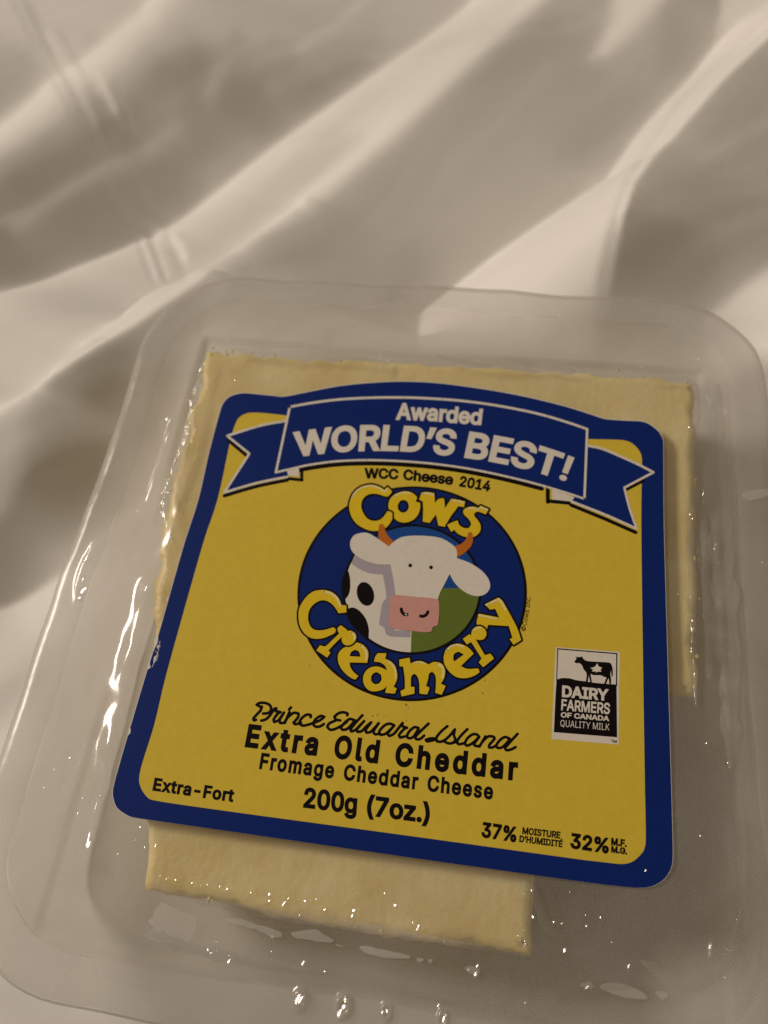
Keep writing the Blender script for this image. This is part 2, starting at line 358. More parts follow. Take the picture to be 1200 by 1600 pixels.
# top film, sealed on the rim, slightly slack between rim and label
FR = [(-.62, .012, 2.06), (-.3, .014, 1.8), (-.06, .012, 1.6), (.1, -.0, 1.5), (.35, -.03, 1.4), (.7, -.04, 1.3), (1.1, -.03, 1.2), (1.6, -.02, 1.0), (2.0, -.02, .95)]
fr_ = []
d_ = -.62
while d_ < 1.95:
    z_, q_ = interp_([(f[0], f[1], f[2]) for f in FR], d_); fr_.append(ring(OX0 + d_, OX1 - d_, OY0 + d_, OY1 - d_, q_, H + z_, n=100, m=30)); d_ += .055
fr_ += [ring(OX0 + d, OX1 - d, OY0 + d, OY1 - d, q, H - .02, n=100, m=30) for d, q in ((2.1, .93), (2.6, .85), (4.4, .6))]
# creases where the film climbs over the cheese and over the foot of the pack: (photo points, height, half width)
RIDGES = [([(300, 720), (288, 775), (270, 845), (250, 880), (232, 930)], .055, .17), ([(236, 920), (216, 985), (196, 1070), (176, 1160), (158, 1250), (142, 1318), (146, 1350)], .15, .21),
          ([(140, 1322), (160, 1400), (215, 1440), (262, 1462)], .05, .14),
          ([(152, 852), (138, 880), (128, 915), (125, 945)], .05, .06),
          ([(268, 1470), (400, 1490), (520, 1520), (640, 1542), (780, 1560)], .04, .10),
          ([(1072, 640), (1078, 800), (1086, 1000), (1090, 1110)], .04, .10),
          ([(860, 1560), (950, 1540), (1060, 1548)], .06, .12), ([(1150, 1290), (1158, 1400), (1150, 1520)], .05, .12),
          ([(690, 452), (760, 462), (860, 470), (960, 490), (1050, 540)], .03, .08)]
RID = [([at(x, y, H) for x, y in l], h, w_) for l, h, w_ in RIDGES]
def ridge(x, y):
    z = 0; p = Vector((x, y))
    for l, h, w_ in RID:
        best = 9
        for a, b in zip(l[:-1], l[1:]):
            e = (b - a).xy; t = max(0, min(1, (p - a.xy).dot(e) / e.length_squared)); best = min(best, (p - a.xy - e * t).length)
        if best < w_ * 2.6:
            k = .75 + .5 * noise.noise(Vector((x * 1.7, y * 1.7, 5)))
            z += h * k * math.exp(-(best / w_) ** 2)
    return z
vs_, fs_ = loft(fr_, True)
vv = []
for p in vs_:
    lx = max(abs(p[0]) - 4.3, abs(p[1]) - 4.0)
    a = .055 * max(0, min(1, lx / .8))
    n1 = noise.noise(Vector((p[0] * .9, p[1] * .9, 3))); n2 = noise.noise(Vector((p[0] * 2.6, p[1] * 2.6, 8))); n3 = noise.noise(Vector((p[0] * 6, p[1] * 6, 2)))
    q = wob(wob(p, .10, .33), .035, 1.1, 4) if (lx > 1.2) else p
    z = min(q[2] + a * n1 + a * .35 * n2 + a * .10 * n3, H - .004) if lx < 1.2 else q[2] + .006
    if lx > .1: z += ridge(p[0], p[1]) * min(1, (lx - .1) / .3)
    vv.append((q[0], q[1], z))
film_o = link_obj('top_film', vv, fs_, M['film'], pack, True)

# ------------------------------------------------------------------ cheese
def cheese():
    zt, zb = H - .17, .10
    out_px = [(322, 548), (420, 556), (560, 562), (700, 570), (880, 582), (1000, 590), (1084, 597), (1086, 800), (1087, 1000), (1086, 1086)]
    top = [at(x, y, zt) for x, y in out_px]
    nb = at(824, 1492, zt); nl = at(229, 1388, zt)
    top += [Vector((nb.x, top[-1].y - .03, zt)), Vector((nb.x + .05, nb.y, zt)), Vector((nl.x + 3, (nl.y * .5 + nb.y * .5) - .05, zt)), nl,
            at(236, 1180, zt), at(240, 1000, zt), at(252, 850, zt), at(266, 750, zt), at(290, 680, zt), at(308, 610, zt)]
    # resample the outline
    n = len(top); pts = []
    for i in range(n):
        a, b = top[i], top[(i + 1) % n]; L = (b - a).length; k = max(1, int(L / .12))
        for j in range(k): pts.append(a.lerp(b, j / k))
    N = len(pts); cen = Vector((-.3, .5, 0))
    loop0 = [(p.x, p.y) for p in pts]
    def normal(i):
        a = Vector(loop0[i - 1]); b = Vector(loop0[(i + 1) % N]); d = (b - a).normalized(); return Vector((-d.y, d.x))
    area = sum(loop0[i - 1][0] * loop0[i][1] - loop0[i][0] * loop0[i - 1][1] for i in range(N))
    sg = 1 if area > 0 else -1
    vs = []; fs = []; rows = []
    prof = [(-.16, zt), (-.05, zt - .015), (.0, zt - .06), (.015, zt - .2)] + [(.02 - .07 * k, zt - .2 - k * (zt - .32 - zb) / 6) for k in range(1, 7)] + [(-.44, zb + .04), (-.50, zb)]
    for off, z in prof:
        row = []
        for i in range(N):
            nn = normal(i) * -sg
            x, y = loop0[i][0] + nn.x * off, loop0[i][1] + nn.y * off
            rough = .08 * noise.noise(Vector((x * 2.2, y * 2.2, z * 2.5))) + .06 * noise.noise(Vector((x * 5, y * 5, z * 6)))
            if x < -4.2: rough += .10 * noise.noise(Vector((x * 1.1, y * 1.6, z * 2))) + .05 * noise.noise(Vector((x * 9, y * 9, z * 9)))
            row.append(len(vs)); vs.append((x + nn.x * rough, y + nn.y * rough, z + (.02 * noise.noise(Vector((x * 4, y * 4, 1))) if off != -.16 else 0)))
        rows.append(row)
    for a, b in zip(rows[:-1], rows[1:]):
        for i in range(N):
            k = (i + 1) % N; fs.append((a[i], b[i], b[k], a[k]))
    for row, flip in ((rows[0], False), (rows[-1], True)):
        tri = tessellate_polygon([[Vector((vs[i][0], vs[i][1], 0)) for i in row]])
        for t in tri:
            f = [row[q] for q in t]; fs.append(tuple(reversed(f)) if flip else tuple(f))
    o = link_obj('cheese_block', vs, fs, M['cheese'])
    bm = bmesh.new(); bm.from_mesh(o.data); bmesh.ops.recalc_face_normals(bm, faces=bm.faces); bm.to_mesh(o.data); bm.free()
    for p in o.data.polygons: p.use_smooth = len(p.vertices) == 4
    o['label'] = 'pale yellow block of old cheddar, corner cut away, inside the clear pack'; o['category'] = 'cheese'
    # crumbs and torn curls on the edges
    cv, cf = [], []
    def lump(c, r, fl=.6):
        base = len(cv); rr = random.Random(int(c[0] * 1000 + c[1] * 77))
        for a in range(8):
            for e in (-.5, .5):
                q = rr.uniform(.6, 1.15) * r; an = a * math.pi / 4
                cv.append((c[0] + q * math.cos(an), c[1] + q * math.sin(an), c[2] + e * r * fl))
        cv.append((c[0], c[1], c[2] + r * fl * .9)); top_ = len(cv) - 1
        for a in range(8):
            b = (a + 1) % 8
            cf.append((base + 2 * a, base + 2 * b, base + 2 * b + 1, base + 2 * a + 1)); cf.append((base + 2 * a + 1, base + 2 * b + 1, top_))
    for (x0, y0, x1, y1, k) in ((330, 548, 480, 560, 26), (530, 560, 600, 572, 14), (322, 560, 268, 745, 30), (266, 740, 286, 850, 22), (940, 586, 1080, 600, 16), (1084, 620, 1088, 1080, 26), (235, 1392, 815, 1494, 14)):
        for _ in range(int(k * .6)):
            t = random.random(); p = at(x0 + (x1 - x0) * t + random.gauss(0, 4), y0 + (y1 - y0) * t + random.gauss(0, 4), zt - .03)
            lump((p.x, p.y, p.z - .02), random.uniform(.015, .045), .45)
    c = link_obj('crumb_edge', cv, cf, M['cheese'], o, True); c['kind'] = 'stuff'
    return zt
ZT = cheese()

# film crinkles tilted to glint, then pale haze put in as glare on clinging plastic
def tilted_caps():
    vs, fs = [], []
    R = random.Random(5)
    def cap(c, rad, bend, ang):
        """a shallow crinkle: a small spherical cap tilted halfway between lamp and camera so that it glints"""
        hv = ((lamp.location / CM - Vector(c)).normalized() + (CAM - Vector(c)).normalized()).normalized()  # the tilt puts the lamp's glint into the shape
        n_ = (hv + Vector((R.gauss(0, 1), R.gauss(0, 1), 0)) * .05).normalized()
        u = n_.cross(Vector((math.cos(ang), math.sin(ang), .1))).normalized(); v = n_.cross(u); b = len(vs); n = 9
        el = R.uniform(.5, 1)
        for q in (1, .66, .33):
            for a in range(n):
                t = 2 * math.pi * a / n; x, y = rad * q * math.cos(t), rad * q * math.sin(t) * el * R.uniform(.8, 1.15)
                p = Vector(c) + u * x + v * y - n_ * (bend * rad * q * q * .5); vs.append(tuple(p))
        vs.append(tuple(Vector(c)))
        for k in range(2):
            for a in range(n):
                d = (a + 1) % n; fs.append((b + k * n + a, b + k * n + d, b + (k + 1) * n + d, b + (k + 1) * n + a))
        for a in range(n): fs.append((b + 2 * n + a, b + 2 * n + (a + 1) % n, b + 3 * n))
    def dome(c, rx, ry, h, ang=0): cap((c[0], c[1], c[2] + .03), rx, .22, ang)
    spots = [(469, 1560, 9), (474, 1556, 7), (464, 1566, 6), (536, 1572, 9), (543, 1564, 7), (530, 1579, 7), (604, 1580, 8), (598, 1583, 5), (692, 1592, 8), (697, 1586, 5), (139, 1318, 10), (134, 875, 6), (131, 905, 8), (128, 925, 9), (126, 936, 7), (354, 535, 3.5), (367, 596, 2), (440, 596, 1.5), (307, 672, 2), (299, 690, 2), (1076, 669, 3), (1077, 805, 3), (1081, 811, 2), (1060, 930, 2),
             (110, 1185, 3), (130, 1247, 3), (122, 1272, 2), (158, 1244, 2), (219, 1293, 4), (212, 1313, 2), (227, 1324, 2), (243, 1323, 3), (185, 1335, 2),
             (251, 1369, 3), (261, 1373, 3), (276, 1375, 4), (299, 1381, 2.5), (314, 1382, 2), (325, 1382, 2), (344, 1386, 4), (356, 1388, 3), (393, 1395, 3), (420, 1398, 4), (445, 1410, 5),
             (420, 1408, 3), (477, 1408, 4), (508, 1422, 5), (475, 1408, 3), (494, 1405, 2), (552, 1424, 6), (551, 1432, 4), (601, 1395, 2.5), (618, 1414, 3.5), (654, 1447, 4), (652, 1454, 3), (468, 1430, 2),
             (325, 1483, 5), (329, 1489, 3), (358, 1501, 4), (424, 1487, 2.5), (475, 1502, 4), (508, 1518, 3), (730, 1514, 4), (743, 1522, 5), (745, 1510, 3), (684, 1571, 4),
             (832, 1431, 3.5), (865, 1441, 2.5), (877, 1444, 2.5), (915, 1448, 3), (1093, 1306, 3), (1102, 1162, 3), (980, 1511, 4), (918, 1541, 5), (880, 1483, 3), (1008, 1360, 2), (830, 1391, 3),
             (1122, 880, 2), (1140, 910, 2), (1190, 880, 2), (215, 800, 3), (254, 772, 3), (262, 655, 4)]
    for x, y, r in spots:
        p = at(x, y, H + .02); s = r / 87 * 1.15
        dome((p.x, p.y, p.z), s * R.uniform(.8, 1.3), s * R.uniform(.5, .9), s * .8, R.uniform(0, 3))
    for _ in range(45):                                  # finer glinting caps round the cheese
        e = R.choice(((330, 545, 600, 560), (245, 1375, 815, 1470), (825, 1370, 1150, 1560), (300, 1470, 1000, 1580), (60, 1200, 220, 1420), (1060, 620, 1150, 1080), (180, 900, 120, 1300), (600, 560, 1080, 590)))
        t = R.random(); x = e[0] + (e[2] - e[0]) * t + R.gauss(0, 18); y = e[1] + (e[3] - e[1]) * t + R.gauss(0, 12)
        p = at(x, y, H - .01)
        if abs(p.x) < 4.55 and abs(p.y) < 4.3: continue
        s = R.uniform(.008, .028); dome((p.x, p.y, p.z), s, s * R.uniform(.6, 1), s * .8, R.uniform(0, 3))
    o = link_obj('glint_caps', vs, fs, M['glints'], pack, True); o['kind'] = 'stuff'
tilted_caps()

def glare_patches():  # glare of the wet clinging film, painted as pale haze patches
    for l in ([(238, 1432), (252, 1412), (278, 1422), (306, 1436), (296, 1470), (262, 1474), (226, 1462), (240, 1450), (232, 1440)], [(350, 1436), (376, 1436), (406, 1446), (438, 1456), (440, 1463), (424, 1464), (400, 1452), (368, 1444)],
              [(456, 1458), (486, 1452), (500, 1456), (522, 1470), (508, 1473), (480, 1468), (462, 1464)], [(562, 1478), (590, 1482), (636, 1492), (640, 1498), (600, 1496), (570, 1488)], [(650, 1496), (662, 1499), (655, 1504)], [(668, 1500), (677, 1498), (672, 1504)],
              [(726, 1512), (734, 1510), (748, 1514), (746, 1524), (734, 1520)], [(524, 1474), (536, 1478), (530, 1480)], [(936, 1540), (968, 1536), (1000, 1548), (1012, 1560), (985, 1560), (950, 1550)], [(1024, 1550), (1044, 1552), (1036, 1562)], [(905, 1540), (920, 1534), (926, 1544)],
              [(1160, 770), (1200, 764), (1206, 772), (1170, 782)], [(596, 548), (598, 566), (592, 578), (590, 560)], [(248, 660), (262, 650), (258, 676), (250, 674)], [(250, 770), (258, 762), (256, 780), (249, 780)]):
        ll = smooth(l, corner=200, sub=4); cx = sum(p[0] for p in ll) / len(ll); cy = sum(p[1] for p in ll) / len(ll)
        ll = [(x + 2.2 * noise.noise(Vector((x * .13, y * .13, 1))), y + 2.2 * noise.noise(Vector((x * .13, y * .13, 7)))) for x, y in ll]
        v, f = fill_geo([ll], H + .03); link_obj('film_glare', v, f, M['glare'], pack)
def cling_haze():
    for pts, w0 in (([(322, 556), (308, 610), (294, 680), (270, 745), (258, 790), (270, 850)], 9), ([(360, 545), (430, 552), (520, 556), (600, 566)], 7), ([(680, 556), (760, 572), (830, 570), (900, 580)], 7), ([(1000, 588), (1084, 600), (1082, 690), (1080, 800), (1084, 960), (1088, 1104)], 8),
                    ([(230, 1380), (330, 1410), (480, 1436), (640, 1462), (822, 1494)], 10), ([(820, 1376), (824, 1430), (822, 1494)], 9), ([(830, 1380), (850, 1440), (880, 1470)], 10), ([(200, 1440), (260, 1468), (340, 1492), (500, 1520)], 12), ([(1000, 1500), (1080, 1540), (1140, 1500), (1158, 1420)], 14), ([(1120, 840), (1130, 980), (1140, 1140)], 12), ([(1120, 600), (1122, 760), (1128, 900), (1140, 1060), (1142, 1200)], 26), ([(1100, 760), (1104, 900), (1108, 1060)], 9)):  # cling on cheese edges; right-hand ribbons are haze added to lighten the tray
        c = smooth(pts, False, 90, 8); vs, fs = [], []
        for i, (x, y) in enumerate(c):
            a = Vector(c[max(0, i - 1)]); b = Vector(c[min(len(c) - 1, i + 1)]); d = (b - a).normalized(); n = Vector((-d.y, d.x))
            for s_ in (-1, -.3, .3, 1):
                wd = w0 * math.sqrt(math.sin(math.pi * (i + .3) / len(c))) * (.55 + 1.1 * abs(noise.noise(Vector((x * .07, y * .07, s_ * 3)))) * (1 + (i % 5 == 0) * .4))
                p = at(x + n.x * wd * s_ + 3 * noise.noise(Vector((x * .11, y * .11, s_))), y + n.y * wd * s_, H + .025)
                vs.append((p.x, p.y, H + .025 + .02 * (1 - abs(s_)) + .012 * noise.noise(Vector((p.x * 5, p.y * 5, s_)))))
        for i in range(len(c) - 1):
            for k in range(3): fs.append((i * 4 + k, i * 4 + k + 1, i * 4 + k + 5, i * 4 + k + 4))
        link_obj('clinging_haze', vs, fs, M['cling_haze'], pack, True)
# dimples pressed in the film by the lower rim, their raised rings catch the lamp
def dimples():
    for x, y, r in ((470, 1561, 10), (537, 1571, 11), (604, 1580, 8), (692, 1592, 8)):
        p = at(x, y, H + .02); vs, fs = [], []; n = 28; R0 = r / 87.0
        prof = [(1.6, -.01), (1.3, .01), (1.05, .07), (.8, .085), (.55, .03), (.25, -.02), (.02, -.03)]
        for q, z in prof:
            for a in range(n):
                t = 2 * math.pi * a / n; k = 1 + .18 * noise.noise(Vector((math.cos(t) * 1.3 + x, math.sin(t) * 1.3, q)))
                vs.append((p.x + R0 * q * k * math.cos(t) * .8, p.y + R0 * q * k * math.sin(t) * 1.1, p.z + z * R0 * 6))
        for i in range(len(prof) - 1):
            for a in range(n):
                d = (a + 1) % n; fs.append((i * n + a, i * n + d, (i + 1) * n + d, (i + 1) * n + a))
        link_obj('sealing_dimple', vs, fs, M['film'], pack, True)
dimples()

# ------------------------------------------------------------------ label
LZ = [H + .016]; DZ = .0005
def bump_z(k=1): LZ[0] += DZ * k; return LZ[0]
def level(k): LZ[0] = H + .016 + DZ * k
def P(x0, y0, s, pts): return [(x0 + x / s, y0 + y / s) for x, y in pts]
def smooth(pts, closed=True, corner=48, sub=5):
    n = len(pts); res = []
    def isc(i):
        if not closed and (i == 0 or i == n - 1): return True
        a, b, c = (Vector(pts[(i - 1) % n]), Vector(pts[i]), Vector(pts[(i + 1) % n]))
        u, v = b - a, c - b
        if u.length < 1e-6 or v.length < 1e-6: return True
        return math.degrees(abs(u.angle_signed(v))) > corner
    cs = [isc(i) for i in range(n)]
    for i in range(n if closed else n - 1):
        p1, p2 = Vector(pts[i]), Vector(pts[(i + 1) % n])
        p0 = Vector(pts[(i - 1) % n]) if not cs[i] else p1 - (p2 - p1) * .35
        p3 = Vector(pts[(i + 2) % n]) if not cs[(i + 1) % n] else p2 + (p2 - p1) * .35
        m1 = (p2 - p0) * .5; m2 = (p3 - p1) * .5
        L = (p2 - p1).length
        for m in (m1, m2):
            if m.length > L * 1.3: m *= L * 1.3 / m.length
        for k in range(sub):
            t = k / sub; t2, t3 = t * t, t * t * t
            q = p1 * (2 * t3 - 3 * t2 + 1) + m1 * (t3 - 2 * t2 + t) + p2 * (-2 * t3 + 3 * t2) + m2 * (t3 - t2)
            res.append((q.x, q.y))
    if not closed: res.append(tuple(pts[-1]))
    return res
def fill_geo(loops, z, base=0):
    w_ = [[at(x, y, z) for x, y in l] for l in loops]
    tri = tessellate_polygon([[Vector((p.x, p.y, 0)) for p in l] for l in w_])
    vs = [(p.x, p.y, z) for l in w_ for p in l]
    fs = []
    for a, b, c in tri:
        A, B, C = vs[a], vs[b], vs[c]
        s = (B[0] - A[0]) * (C[1] - A[1]) - (B[1] - A[1]) * (C[0] - A[0])
        fs.append((a + base, b + base, c + base) if s > 0 else (a + base, c + base, b + base))
    return vs, fs
class Art:                                               # several inked shapes on one level -> one mesh
    def __init__(s): s.z = bump_z(); s.v = []; s.f = []
    def fill(s, *loops):
        v, f = fill_geo(loops, s.z, len(s.v)); s.v += v; s.f += f; return s
    def line(s, pts, wd, closed=False, taper=None):
        n = len(pts)
        if closed: pts = list(pts) + [pts[0], pts[1]]
        # a chain of quads with round joints; each piece on a hair's breadth of its own level
        v2 = [Vector(p) for p in pts]
        for i in range(len(v2) - 1):
            a, b = v2[i], v2[i + 1]; d = b - a
            if d.length < 1e-5: continue
            d.normalize(); nn = Vector((-d.y, d.x)) * wd / 2
            zz = s.z + DZ * .3 * ((i % 7) / 7)
            quad = [a + nn, a - nn, b - nn, b + nn]
            v, f = fill_geo([[(q.x, q.y) for q in quad]], zz, len(s.v)); s.v += v; s.f += f
            if wd > 1.5:
                cc = [(b.x + wd / 2 * math.cos(t * math.pi / 5), b.y + wd / 2 * math.sin(t * math.pi / 5)) for t in range(10)]
                v, f = fill_geo([cc], zz + DZ * .04, len(s.v)); s.v += v; s.f += f
                if i == 0 and not closed:
                    cc = [(a.x + wd / 2 * math.cos(t * math.pi / 5), a.y + wd / 2 * math.sin(t * math.pi / 5)) for t in range(10)]
                    v, f = fill_geo([cc], zz + DZ * .04, len(s.v)); s.v += v; s.f += f
        return s
    def ell(s, cx, cy, rx, ry, ang=0, n=28):
        ca, sa = math.cos(ang), math.sin(ang)
        return s.fill([(cx + rx * math.cos(t) * ca - ry * math.sin(t) * sa, cy + rx * math.cos(t) * sa + ry * math.sin(t) * ca) for t in [2 * math.pi * k / n for k in range(n)]])
    def done(s, name, mat): return link_obj(name, s.v, s.f, M[mat], label)

OUT = [(310, 780), (327, 705), (345, 638.3), (350, 628), (358, 620), (370, 615.5), (382, 614), (400, 615.5), (425, 618), (441.7, 619.5), (458, 617), (497, 609), (530, 603), (563, 599.3), (600, 596.8), (630, 596),
       (680, 598), (747, 606.5), (813, 618), (880, 634), (925, 648), (943, 654), (955, 655.6), (983, 657.3), (1000, 658), (1013, 661.7), (1026.7, 671.7), (1034, 681.7), (1036.7, 692), (1037.5, 820), (1043, 1020), (1049, 1230),
       (1050.8, 1297), (1051.5, 1338), (1049, 1356), (1040, 1371.5), (1028, 1381), (1015, 1386), (1000, 1387.5), (975, 1386), (900, 1376.7), (625, 1338), (350, 1298), (250, 1283.5), (207, 1277), (195, 1271.7), (183, 1262.5),
       (177.5, 1250), (176, 1237), (180, 1218), (190, 1182), (205, 1131), (230, 1047), (246, 997), (287, 852)]
INN = [(340, 780), (358, 697), (364, 673), (367.5, 663), (373, 653), (383, 646.7), (395, 644.7), (416.7, 645.8), (446.7, 649), (680, 672), (916.7, 685.8), (950, 686.7), (975, 688), (988, 693), (998, 703), (1002.5, 713), (1003, 727),
       (1002, 820), (1004.5, 1020), (1007.7, 1230), (1009, 1308), (1006.7, 1326.7), (998, 1338.5), (986.7, 1347), (971.7, 1350), (950, 1348), (900, 1342), (625, 1304), (350, 1266.7), (238, 1250), (226.7, 1241.7), (219, 1228), (217.5, 1214),
       (223, 1190), (241.7, 1130), (260, 1053), (317, 850)]
def label_body():
    loop = [at(x, y, H) for x, y in smooth(OUT, corner=60, sub=4)]
    n = len(loop); zt = LZ[0]; vs = [(p.x, p.y, H + .004) for p in loop] + [(p.x, p.y, zt) for p in loop]
    # the paper edge with small tears
    fs = []
    tri = tessellate_polygon([[Vector((p.x, p.y, 0)) for p in loop]])
    for a, b, c in tri:
        A, B, C = vs[a], vs[b], vs[c]
        s = (B[0] - A[0]) * (C[1] - A[1]) - (B[1] - A[1]) * (C[0] - A[0])
        fs.append((a + n, b + n, c + n) if s > 0 else (a + n, c + n, b + n))
    for i in range(n): k = (i + 1) % n; fs.append((i, k, k + n, i + n))
    return link_obj('label_sticker', vs, fs, M['paper'], pack)
label = label_body()
glare_patches(); cling_haze()
# the blue field stops a hair inside the paper edge, with worn bites on the left
def shrink(pts, k):
    cx, cy = 625, 1010
    return [(cx + (x - cx) * k, cy + (y - cy) * k) for x, y in pts]
ob = smooth(OUT, corner=60, sub=4)
Art().fill(shrink(ob, .9994)).done('blue_border', 'blue')
Art().fill(smooth(INN, corner=60, sub=4)).done('yellow_panel', 'yellow')
A = Art()
for pl in (P(0, 850, 3, [(733, 432), (742, 435), (739, 462), (726, 487), (716, 512), (722, 470)]), P(0, 850, 3, [(716, 508), (709, 520), (702, 560), (706, 580), (690, 590), (697, 555), (706, 520)]),
           P(0, 850, 3, [(782, 256), (790, 248), (786, 262), (778, 272)]), P(0, 850, 3, [(604, 862), (613, 866), (611, 886), (598, 900)]), P(0, 850, 3, [(735, 478), (748, 470), (752, 480), (738, 492)]),
           P(0, 850, 3, [(722, 530), (733, 520), (728, 545), (718, 560)])):
    A.fill(pl)
A.line(P(0, 850, 3, [(750, 455), (742, 500), (728, 545), (712, 578)]), .8); A.line(P(0, 850, 3, [(728, 500), (742, 520), (732, 550)]), .7); A.line([(632, 828 + 0), (632.5, 829)], .6)
A.done('worn_edge', 'paper')['kind'] = 'stuff'

level(3)
# ribbon -----------------------------------------------------------
top_c = [(452.8, 635.8), (481.7, 630.4), (523, 624.8), (565, 622), (606.7, 621), (648, 621.5), (690, 623.7), (721.7, 626.3), (763, 631.5), (805, 638.8), (846.7, 648), (888, 660.3), (917.5, 670.5)]
bot_c = [(913.2, 779.4), (888, 771), (846.7, 758.5), (805, 747.7), (763, 738.3), (721.7, 730.6), (680, 725), (648, 722), (606.7, 719.6), (565, 719), (523, 721), (481.7, 726.6), (456.7, 732.2), (431, 738)]
TL_ = [(447, 657.7), (416.7, 662.7), (391.7, 669.3), (355, 681), (389.5, 708.8), (350.5, 769.5), (375, 762), (400, 755), (425, 749.5), (449, 745)]
TR_ = [(918.5, 696.5), (941.7, 701.5), (975, 715.5), (1000, 727), (1021, 738), (975.5, 762), (984, 795), (994.8, 826), (946.7, 804.5), (920, 794), (893, 783.5)]
sb = smooth(bot_c, False); st = smooth(top_c, False)
def off(pts, dx_, dy_): return [(x + dx_, y + dy_) for x, y in pts]
A = Art()
A.line(off(smooth(bot_c[2:-1], False), 0, 5.2), 6.4); A.line(off(smooth(TL_[5:], False), 0, 5.2), 5.4); A.line([(448, 747.5), (472, 750)], 5); A.line([(471.5, 749), (471.5, 735)], 5)
A.line([(357.5, 688.5), (385, 711.5)], 5.5)
A.line([(856, 764), (856, 784)], 6.5); A.line([(857, 783), (889, 786)], 5.5); A.line([(892, 789), (946, 811), (993.5, 832)], 5.6); A.line([(977.5, 765.5), (1006, 750.5)], 5)
A.done('ribbon_shadow', 'black')
Art().fill(smooth(TL_ + [(460, 735), (460, 657)], corner=30)).done('ribbon_tail', 'blue'); Art().fill(smooth(TR_, corner=30)).done('ribbon_tail', 'blue')
A = Art(); A.line(smooth(TL_, False, 30), 3.6); A.done('tail_outline', 'white'); A = Art(); A.line(smooth(TR_, False, 30), 3.6); A.done('tail_outline', 'white'); A = Art()
A.fill([(448, 733), (467.6, 728.5), (466.8, 744.5), (450, 743)]); A.done('ribbon_fold', 'white'); A = Art(); A.fill([(863, 765), (898, 777), (892.5, 783.5), (863, 780.5)])
A.done('ribbon_fold', 'white')
Art().fill(st + sb).done('ribbon_panel', 'blue')
A = Art(); A.line(st, 3.7); A.line(sb, 3.3); A.line([top_c[-1], bot_c[0]], 3.7); A.line([bot_c[-1], top_c[0]], 3.7); A.done('ribbon_outline', 'white')

